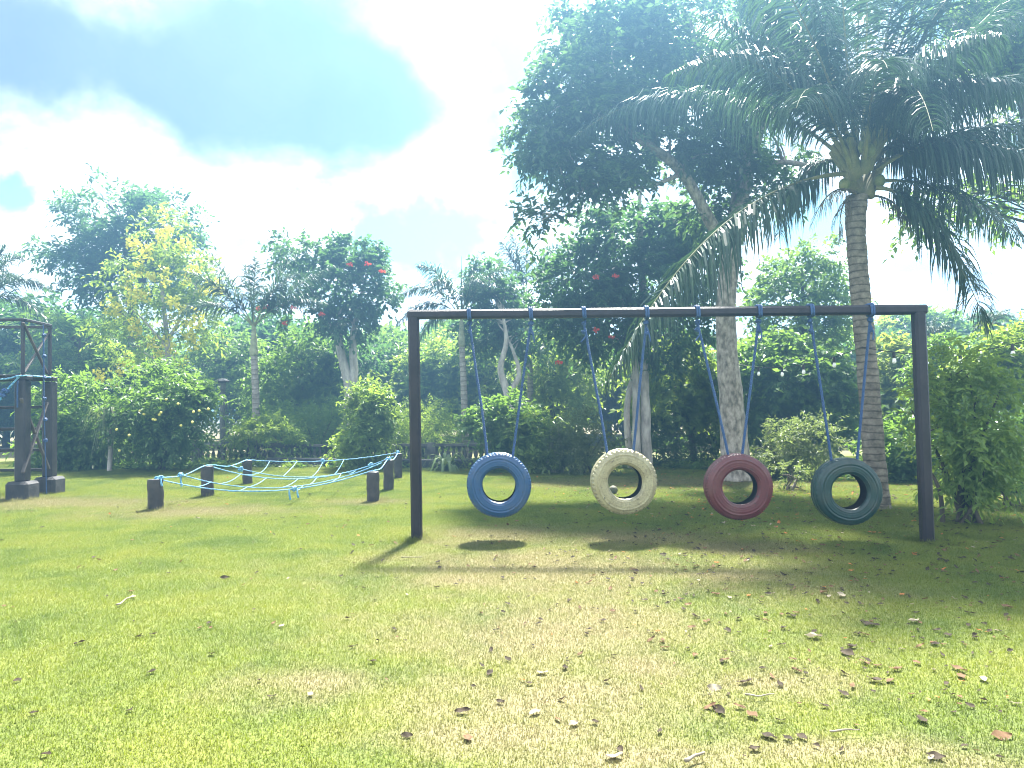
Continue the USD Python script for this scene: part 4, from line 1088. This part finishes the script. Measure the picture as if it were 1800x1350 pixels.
S = "shrubs along the far edge of the lawn"
bush("dense green bush right beside the climbing tower", 125, 17.6, [(120, 720, 55, 65, 360), (95, 770, 45, 45, 200), (150, 780, 45, 35, 170)], "leaf_mid", 71, group=S, ll=0.15, lw=0.06)
fb = bush("big rounded bush dotted with pale yellow fruits on the left", 285, 17.2, [(285, 700, 80, 60, 560), (325, 715, 36, 48, 220), (240, 740, 45, 50, 240), (300, 760, 60, 45, 280)], "leaf_mid", 72, group=S, ll=.12, lw=.06)
bb = base_at(285, 17.2)
for px, py in ((292, 702), (313, 710), (283, 725), (269, 737), (273, 738), (253, 728), (246, 722), (318, 748), (227, 765), (366, 719), (350, 722), (280, 729), (340, 724), (210, 792), (205, 755), (338, 742)):
    s = trimesh.creation.icosphere(1, .03)
    obj("fruit", (np.array(s.vertices) + P(px, py, 16.1) - bb, np.array(s.faces)), M["yellow_fruit"], fb, smooth=True)
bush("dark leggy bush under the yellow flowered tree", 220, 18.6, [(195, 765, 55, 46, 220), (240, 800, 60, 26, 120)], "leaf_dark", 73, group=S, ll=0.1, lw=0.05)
bush("small leafy bush in front of the left palm's foot", 440, 18.9, [(448, 775, 34, 32, 150), (480, 775, 45, 38, 210)], "leaf_light", 74, group=S)
bush("wide dark bush behind the middle of the rope net", 550, 20.5, [(545, 760, 60, 38, 290), (590, 745, 50, 45, 250), (500, 750, 50, 40, 220)], "leaf_mid", 75, group=S, ll=0.09, lw=0.035)
bush("upright cone of climbing leaves left of the swing's left post", 648, 17.6, [(648, 750, 36, 55, 330), (652, 705, 26, 32, 140), (640, 785, 36, 28, 150)], "leaf_light", 76, group=S, ll=.13, lw=.06)
bush("low terraced pale green bush right of the swing's left post", 745, 20.2, [(740, 735, 60, 26, 220), (760, 762, 60, 30, 240), (710, 770, 40, 30, 130)], "leaf_light", 77, group=S, ll=0.1, lw=0.028)
bush("round green bush behind the top of the blue tyre", 870, 17.4, [(865, 760, 42, 45, 260), (900, 745, 40, 38, 200), (880, 795, 50, 25, 170)], "leaf_mid", 78, group=S, ll=0.14, lw=0.07)
bush("glossy green bush between blue tyre and cactus", 930, 17.2, [(925, 770, 42, 42, 240), (940, 800, 40, 24, 150)], "leaf_light", 79, group=S, ll=0.18, lw=0.055)
bush("fine leaved bush just left of the cream tyre", 1025, 16.8, [(1020, 770, 40, 42, 260), (1040, 795, 45, 26, 180), (1000, 795, 36, 26, 120)], "leaf_olive", 80, group=S, ll=.09, lw=.035)
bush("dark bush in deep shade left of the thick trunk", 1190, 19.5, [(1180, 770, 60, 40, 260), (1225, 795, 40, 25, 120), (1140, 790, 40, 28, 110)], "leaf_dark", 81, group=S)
bush("twiggy olive bush right behind the red tyre", 1375, 15.2, [(1370, 785, 50, 38, 240), (1400, 810, 50, 28, 180), (1345, 800, 36, 32, 130), (1430, 775, 40, 34, 140)], "leaf_olive", 82, group=S, ll=.085, lw=.035)
bush("sparse knee-high twiggy plant standing alone between red and green tyres", 1388, 12.8, [(1388, 835, 26, 24, 45)], "leaf_olive", 83, ll=.07, lw=.03, sl=.22, K=8)
bush("green bush between green tyre and right swing post", 1580, 14.6, [(1575, 790, 45, 45, 240), (1600, 820, 40, 28, 150), (1550, 830, 36, 24, 90)], "leaf_mid", 84, group=S, ll=0.13, lw=0.065)
nb_ = bush("large near bush on bare crooked stems right of the right swing post", 1688, 9.0, [(1690, 775, 66, 60, 150), (1730, 700, 45, 60, 100), (1645, 810, 45, 45, 85), (1740, 805, 55, 42, 95), (1695, 850, 50, 20, 40), (1650, 725, 34, 60, 65), (1690, 655, 42, 45, 65)], "leaf_light", 85, ll=.10, lw=.042, sl=.38, stems=9, hole=.5)
bush("dark bush at the right edge behind the thin sapling", 1790, 12.5, [(1790, 790, 40, 60, 260), (1810, 850, 40, 40, 160), (1760, 840, 30, 34, 90)], "leaf_dark", 86, group=S)
bush("thin sapling with a pale crooked stem near the right edge", 1765, 10.6, [(1770, 830, 34, 30, 50), (1750, 810, 30, 24, 34)], "leaf_mid", 87, name="sapling", stems=3, ll=.09, lw=.04)

# strappy plants
def strap_plant(name, label, px, y, n, L, w, seed, m="agave", stem=0.0, up=.9, spread=.7, cate="plant", sag=.6):
    rng = np.random.default_rng(seed)
    b = base_at(px, y)
    t = thing(name, label, cate, b)
    if stem:
        obj("stem", tube(resample([(0, 0, -.05), (.03, 0, stem * .5), (0, 0, stem)], 8), [.055] * 8, 8), M["bark_pale"], t, smooth=True)
    for k in range(n):
        az = 2.4 * k + rng.uniform(-.3, .3)
        d = np.array([math.cos(az), math.sin(az), 0])
        u = rng.uniform(.25, 1.3) * up
        l = L * rng.uniform(.7, 1.1)
        pts = resample([(0, 0, stem), np.array([0, 0, stem]) + d * l * spread * .5 + UPV * u * l * .5, np.array([0, 0, stem]) + d * l * spread + UPV * (u - sag) * l * .7], 8)
        s = np.cross(d, UPV)
        wd = w * np.array([.6, .9, 1, 1, .9, .7, .4, .05])[:, None]
        fold = UPV * w * .25
        v = np.concatenate([pts - s * wd + fold, pts, pts + s * wd + fold])
        i8 = np.arange(7)
        f = np.vstack([np.stack([i8, i8 + 1, i8 + 9], 1), np.stack([i8, i8 + 9, i8 + 8], 1), np.stack([i8 + 8, i8 + 9, i8 + 17], 1), np.stack([i8 + 8, i8 + 17, i8 + 16], 1)])
        obj("leaf", (v, f), M[m], t, smooth=True)
    return t


strap_plant("crinum_lily", "clump of arching strap leaves at the wall right of the swing's left post", 784, 17.3, 34, .85, .035, 1, sag=.9)
strap_plant("dracaena", "spiky dracaena on a thin stem between the tower and the fruit bush", 192, 17.0, 60, 1.0, .018, 2, m="leaf_olive", stem=1.0, up=.8, sag=1.3)
strap_plant("strap_leaf_plant", "bright strap-leaved plant left of the cream tyre's rope", 1003, 17.2, 16, .6, .035, 3, stem=.75, sag=.8)
strap_plant("strap_leaf_plant", "small strap-leaved plant at the foot of the cactus", 958, 16.7, 18, .45, .03, 4, sag=.6)
strap_plant("fern_plant", "big feathery strap-leaved clump behind the cactus", 955, 19.5, 40, 1.35, .03, 5, m="leaf_light", up=1.2, stem=.3, sag=.6)

# low plants creeping out of the bushes
gc = UsdGeom.PointInstancer.Define(stage, "/World/ground_cover")
tag(gc, "low leafy ground cover and weeds fringing the lawn under the bushes", "ground cover", kind="stuff")
rng = np.random.default_rng(61)
gpr = []
for q, (ll_, lw_2, mm) in enumerate(((.10, .05, "leaf_mid"), (.14, .025, "leaf_light"), (.08, .06, "leaf_olive"), (.11, .045, "leaf_dark"))):
    d_ = unit(rng.normal(size=(14, 3)) * [1, 1, .4] + [0, 0, .7])
    usdkit.mesh(stage, f"/World/ground_cover/low_plant_{q:03d}", sprays(np.zeros((14, 3)) + rng.normal(size=(14, 3)) * [.05, .05, 0], d_, 6, .22, ll_, lw_2, rng, .3), M[mm])
    gpr.append(f"/World/ground_cover/low_plant_{q:03d}")
pos, sc_ = [], []
while len(pos) < 620:
    px = rng.uniform(40, 1850)
    yy = np.interp(px, [40, 700, 1150, 1500, 1640, 1850], [17.2, 17.9, 18.2, 15.2, 13.6, 11.6]) + abs(rng.normal()) * 1.1
    p = base_at(px, yy)
    pos.append(p); sc_.append(rng.uniform(.5, 1.3))
gc.CreatePrototypesRel().SetTargets([Sdf.Path(p) for p in gpr])
gc.CreateProtoIndicesAttr(Vt.IntArray.FromNumpy(rng.integers(0, 4, len(pos)).astype(np.int32)))
gc.CreatePositionsAttr(Vt.Vec3fArray.FromNumpy(np.array(pos, np.float32)))
gc.CreateScalesAttr(Vt.Vec3fArray.FromNumpy(np.repeat(np.array(sc_)[:, None], 3, 1).astype(np.float32)))
gc.CreateOrientationsAttr(Vt.QuathArray([Gf.Quath(float(math.cos(a)), 0.0, 0.0, float(math.sin(a))) for a in rng.uniform(0, PI, len(pos))]))

# cactus with stumps
b = base_at(972, 16.9)
cc = thing("cactus", "pale upright cactus columns and cut stumps left of the cream tyre", "cactus", b)
for dx, h, r in ((-.05, .85, .05), (.14, 1.05, .04), (.05, .55, .06), (-.14, .4, .05), (.20, .7, .035)):
    pts = resample([(dx, 0, -.05), (dx + .01, .01, h * .5), (dx - .01, 0, h)], 12)
    v, f = tube(pts, np.concatenate([np.full(10, r), [r * .8, r * .35]]), 14)
    c0 = np.vstack([np.repeat(pts, 14, 0), pts[[0, -1]]])
    rib_ = np.concatenate([np.tile(np.where(np.arange(14) % 2, .8, 1.1), 12), [1, 1]])[:, None]
    v = c0 + (v - c0) * rib_
    obj("column", (v, f), M["cactus"], cc, smooth=50)

# ------------------------------------------------------------------ far row of trees
def far_tree(seed, label, m, H, group):
    b = np.zeros(3)
    rng = np.random.default_rng(seed)
    lob = [((rng.normal() * H * .18, rng.normal() * H * .18, H * rng.uniform(.35, .8)), (H * rng.uniform(.2, .3), H * .25, H * rng.uniform(.14, .22)), 260) for _ in range(6)]
    return tree("far_tree", label, b, [([(0, 0, -.2), (0.05, 0, H * .4), (0, .05, H * .7)], [.14, .1, .04])], lob, M[m], M["bark_dark"], seed, group=group, ll=.26, lw=.13, K=8, sl=.7, hole=.34, freq=.9, twigs=2, tsides=7)


FL = ["rounded mid green tree in the far row behind the bushes", "darker rounded tree in the far row behind the bushes", "pale green rounded tree in the far row behind the bushes"]
FGp = ["mid green trees of the far row", "darker trees of the far row", "pale green trees of the far row"]
protos_ = []
rng = np.random.default_rng(99)
k = 0
for yrow, step in ((29, 105), (34, 80), (41, 95)):
    for px in np.arange(-60, 1900, step):
        if abs(px - 388) < 42 or (abs(px - 388) < 80 and yrow <= 34):
            continue                                            # an opening onto the brown slope
        kind = k % 3
        b = base_at(px + rng.uniform(-20, 20), yrow + rng.uniform(-2, 2))
        s = rng.uniform(.95, 1.3) * (.78 if yrow == 29 else 1)
        if len(protos_) < 3:
            r = far_tree(600 + kind, FL[kind], ["leaf_mid", "leaf_deep", "leaf_light"][kind], 4.6, FGp[kind])
            ops = UsdGeom.Xformable(r).GetOrderedXformOps()
            ops[0].Set(Gf.Vec3d(*map(float, b))); ops[1].Set(float(rng.uniform(0, 360))); ops[2].Set(Gf.Vec3f(s, s, s))
            protos_.append(r)
        else:
            dup(protos_[kind], b, rng.uniform(0, 360), (s * rng.uniform(.9, 1.2), s, s * rng.uniform(.85, 1.15)))
        k += 1

# ------------------------------------------------------------------ string of bulbs
a0, a1, a2 = P(1297, 640, yb - .25), P(1516, 610, yp - .12), P(1860, 582, 9.2)
sl_ = thing("string_lights", "black cable of white garden bulbs strung between tree, palm and right edge", "string lights", a0)
s1, s2 = sagged(a0, a1, .16, 24), sagged(a1, a2, .18, 24)
obj("cable", (lambda m: (m[0] - a0, m[1]))(tube(np.vstack([s1, s2[1:]]), .006, 6)), M["black_plastic"], sl_, smooth=True)


def on_cable(px):
    best = min(np.vstack([s1, s2]), key=lambda p: abs(900 + FPX * np.dot(p - EYE, RT) / np.dot(p - EYE, fwd) - px))
    return best


for px in (1332, 1371, 1416, 1467, 1567, 1627, 1693, 1780):
    c = on_cable(px) - a0
    sk = obj("socket", tube([c, c - [0, 0, .02], c - [0, 0, .075], c - [0, 0, .08]], [.01, .02, .022, .018], 10), M["black_plastic"], sl_, smooth=40)
    zz = np.array([0, -.012, -.03, -.055, -.072, -.08]); rr = np.array([.014, .019, .026, .027, .018, .003])
    obj("bulb", tube([c - [0, 0, .08] + [0, 0, z] for z in zz], rr, 12), M["bulb"], sk, smooth=True)

# ------------------------------------------------------------------ things lying on the lawn
s = trimesh.creation.icosphere(3, .075)
v = np.array(s.vertices); v = v * [1, 1, .95] * (1 + .05 * (meshkit.fbm(v * 20 + 5, 3) - .5))[:, None]
c = G(1078, 868)
ball = obj("fallen_coconut", (v + c + [0, 0, .065], np.array(s.faces)), M["coconut_old"], smooth=True)
tag(ball, "fallen greenish coconut on the grass seen through the cream tyre", "coconut")


def leaf_litter(rng, L, W, curl, fold, twist):
    """A dry leaf: pointed oval, curled along and across."""
    n, m_ = 8, 5
    u = np.linspace(0, 1, n)[:, None]; w = np.linspace(-1, 1, m_)[None]
    wd = W * np.sin(PI * np.clip(u, 0.02, 0.985)) ** 0.8
    x = (u - .5) * L + 0 * w; y = wd * w * .5
    z = curl * L * (2 * u - 1) ** 2 + fold * np.abs(w) * wd + 0.045 * L * np.sin(u * 9 + w * 2 + twist)
    v = np.stack([x + 0 * w, y, z], -1).reshape(-1, 3)
    v[:, 2] -= v[:, 2].min()
    i, j = np.meshgrid(np.arange(n - 1), np.arange(m_ - 1), indexing="ij")
    q = np.stack([i * m_ + j, (i + 1) * m_ + j, (i + 1) * m_ + j + 1, i * m_ + j + 1], -1).reshape(-1, 4)
    return v, np.vstack([q[:, [0, 1, 2]], q[:, [0, 2, 3]]])


def dryleaf(name, a, b):
    nodes = {"g": ("geometry", {}), "n": ("noise_texture", {"scale": 25.0, "detail": 4.0}), "r": ("rgb_ramp", {"ramp": [(.3, a), (.7, b)]}), "p": ("principled_bsdf", {"roughness": .75, "specular_ior_level": .12}),
             "t": ("translucent_bsdf", {"color": b}), "mx": ("mix_closure", {"fac": .2})}
    return mat(name, nodes, [("g.position", "n.vector"), ("n.fac", "r.fac"), ("r.color", "p.base_color"), ("p.BSDF", "mx.closure1"), ("t.BSDF", "mx.closure2")], "mx.closure")


DL = {"dark": dryleaf("dry_leaf_dark", (0.022, .017, .012), (.065, .048, .032)), "brown": dryleaf("dry_leaf_brown", (.075, .045, .025), (.17, .10, .055)),
      "orange": dryleaf("dry_leaf_orange", (.30, .10, .03), (.45, .19, .07)), "pale": dryleaf("dry_leaf_pale", (.2, .165, .12), (.34, .295, .22))}
rng = np.random.default_rng(123)
spots = [(620, 1140, "dark", .12), (495, 1103, "pale", .1), (865, 958, "dark", .16), (878, 955, "orange", .07), (840, 953, "dark", .08), (715, 1048, "pale", .09), (697, 1018, "dark", .07), (885, 1079, "dark", .09), (872, 1110, "dark", .08), (993, 1177, "dark", .1),
         (953, 1186, "pale", .1), (940, 1257, "pale", .1), (980, 1268, "brown", .1), (1008, 1277, "pale", .1), (813, 1255, "dark", .11), (822, 1302, "brown", .12), (715, 1297, "dark", .11), (880, 1238, "dark", .07), (1133, 1057, "dark", .1), (1165, 1129, "brown", .09),
         (1256, 1213, "pale", .16), (1265, 1253, "dark", .16), (1322, 1262, "brown", .1), (1357, 1193, "brown", .13), (1372, 1270, "dark", .1), (1350, 1298, "dark", .11), (1410, 1300, "dark", .13), (1480, 1322, "dark", .1), (1390, 1085, "dark", .15), (1430, 1123, "pale", .16),
         (1530, 1100, "dark", .16), (1498, 1140, "dark", .1), (1490, 1152, "dark", .13), (1520, 1168, "brown", .13), (1575, 1180, "brown", .12), (1540, 1200, "dark", .16), (1498, 1210, "brown", .12), (1565, 1200, "brown", .13), (1685, 1180, "brown", .17), (1690, 1192, "brown", .16), (1728, 1198, "pale", .12),
         (1785, 1240, "pale", .11), (1620, 1270, "dark", .16), (1760, 1298, "brown", .13), (1645, 1335, "dark", .15), (1585, 1048, "orange", .14), (1448, 1044, "brown", .13), (1478, 1050, "pale", .15), (1505, 1023, "brown", .12), (1533, 938, "orange", .12), (1345, 1093, "brown", .1), (1245, 1093, "brown", .1),
         (1258, 1047, "brown", .12), (1283, 1053, "pale", .12), (1222, 1155, "brown", .09), (1272, 921, "pale", .13), (1607, 1095, "pale", .13), (1610, 1079, "dark", .1), (1705, 1080, "dark", .13), (1770, 1070, "brown", .13), (1625, 1255, "brown", .08), (1510, 1117, "dark", .08), (235, 1052, "pale", .1),
         (140, 1133, "dark", .12), (395, 1018, "dark", .13), (270, 1118, "dark", .1), (545, 1225, "pale", .1), (1080, 1335, "pale", .13), (228, 1252, "dark", .07), (630, 943, "orange", .08), (638, 956, "dark", .1), (620, 972, "dark", .1), (770, 990, "dark", .1), (680, 910, "dark", .06), (845, 1080, "brown", .12), (1400, 985, "dark", .09), (1160, 1290, "dark", .08)]
# more of them, thick on the right under the trees and thin on the left
while len(spots) < 290:
    px, py = rng.uniform(20, 1795), rng.uniform(872, 1340)
    dens = np.interp(px, [0, 700, 1200, 1500, 1800], [.05, .08, .3, .9, 1.0]) * np.interp(py, [870, 940, 1000, 1200, 1340], [.6, 1.0, .9, .4, .22])
    if rng.uniform() < dens:
        kind = rng.choice(["dark", "brown", "orange", "pale"], p=[.55, .25, .06, .14] if px > 1000 else [.82, .08, .02, .08])
        spots.append((px, py, kind, rng.uniform(.035, .085)))
WORD = {"dark": "dark shrivelled", "brown": "brown curled", "orange": "orange", "pale": "pale bleached"}


def zone(px):
    return ("on the open bright lawn left of the swing's left post", "on the worn grass below the left half of the swing beam", "on the grass below the right half of the swing beam", "on the leaf-strewn grass to the right of the green tyre")[int(np.searchsorted([730, 1180, 1500], px))]


for px, py, kind, L in spots:
    c = G(px, py)
    L *= 0.58 * rng.uniform(.75, 1.25)
    v, f = leaf_litter(rng, L, L * rng.uniform(.35, .7), rng.uniform(-.02, .16), rng.uniform(.02, .3), rng.uniform(0, 6))
    a = rng.uniform(0, 2 * PI); tl = rng.normal() * .25
    R1 = np.array([[math.cos(a), -math.sin(a), 0], [math.sin(a), math.cos(a), 0], [0, 0, 1]]) @ np.array([[1, 0, 0], [0, math.cos(tl), -math.sin(tl)], [0, math.sin(tl), math.cos(tl)]])
    o = obj("fallen_leaf", (v @ R1.T + c + [0, 0, .011], f), DL[kind], smooth=True)
    tag(o, f"{WORD[kind]} fallen leaf {zone(px)}", "fallen leaf", f"{WORD[kind]} fallen leaves {zone(px)}")
# the countless small ones
li = UsdGeom.PointInstancer.Define(stage, "/World/leaf_litter")
tag(li, "scattered small dry leaves and bits in the grass, thickest under the trees", "leaf litter", kind="stuff")
pr_ = []
for q, kind in enumerate(("dark", "dark", "brown", "brown", "orange", "pale")):
    v, f = leaf_litter(rng, .05, .026, .08, .18, q)
    usdkit.mesh(stage, f"/World/leaf_litter/dry_leaf_{q:03d}", (v, f), DL[kind], smooth=True)
    pr_.append(f"/World/leaf_litter/dry_leaf_{q:03d}")
pos, idx, sc_, ori = [], [], [], []
while len(pos) < 4800:
    yy = rng.uniform(3.5, 19.5); xx = rng.uniform(-.72, .72) * yy
    px = 900 + FPX * xx / yy
    wt = np.interp(px, [0, 750, 950, 1200, 1800], [.05, .10, .35, .9, 1.0]) * np.interp(yy, [3, 6, 9, 18], [.12, .5, .9, 1])
    if rng.uniform() < wt:
        pos.append((xx, yy, float(gz(xx, yy)) + .012)); sc_.append(rng.uniform(.3, 1.2)); a = rng.uniform(0, 2 * PI)
        pp = [.38, .2, .2, .12, .06, .04] if not (9 < yy < 17 and 1050 < px < 1560) else [.2, .15, .2, .15, .25, .05]
        idx.append(int(rng.choice(6, p=pp))); ori.append(Gf.Quath(float(math.cos(a / 2)), float(rng.normal() * .12), float(rng.normal() * .12), float(math.sin(a / 2))))
li.CreatePrototypesRel().SetTargets([Sdf.Path(p) for p in pr_])
li.CreateProtoIndicesAttr(Vt.IntArray.FromNumpy(np.array(idx, np.int32)))
li.CreatePositionsAttr(Vt.Vec3fArray.FromNumpy(np.array(pos, np.float32)))
li.CreateScalesAttr(Vt.Vec3fArray.FromNumpy(np.repeat(np.array(sc_)[:, None], 3, 1).astype(np.float32)))
li.CreateOrientationsAttr(Vt.QuathArray(ori))
for (x0, y0, x1, y1, r, lab) in ((205, 1070, 232, 1055, .012, "short dry stick lying on the bright left lawn"), (1460, 1298, 1510, 1294, .008, "thin pale stick on the worn grass near the bottom right"),
                                 (1205, 1350, 1238, 1335, .014, "bleached stick at the bottom edge below the red tyre"), (705, 985, 742, 984, .008, "thin dark twig on the grass just below the left post's foot"), (1310, 1232, 1362, 1230, .008, "thin dark twig on the grass below the red tyre")):
    a, b2 = G(x0, y0) + [0, 0, .03], G(x1, y1) + [0, 0, .028]
    o = obj("stick", tube(wavy(a, b2, rng, 8, .05, .0), np.linspace(r * .6, r * .3, 8), 7), M["wood_dry"], smooth=True)
    tag(o, lab, "stick")

# ------------------------------------------------------------------ humid air
HAZE = 0.0066
hm_ = usdkit.material(stage, "/World/Looks/haze_air", {"v": ("principled_volume", {"color": (0.30, 0.62, 1.0), "density": HAZE, "anisotropy": 0.8})}, [], volume="v.volume")
hv, hf = np.array(trimesh.creation.box((700, 700, 22)).vertices) + [0, 0, 7.5], np.array(trimesh.creation.box((700, 700, 22)).faces)
hz_ = obj("haze", (hv, hf), hm_)
tag(hz_, "thin bluish humid haze hanging between the trees", "haze", kind="stuff")
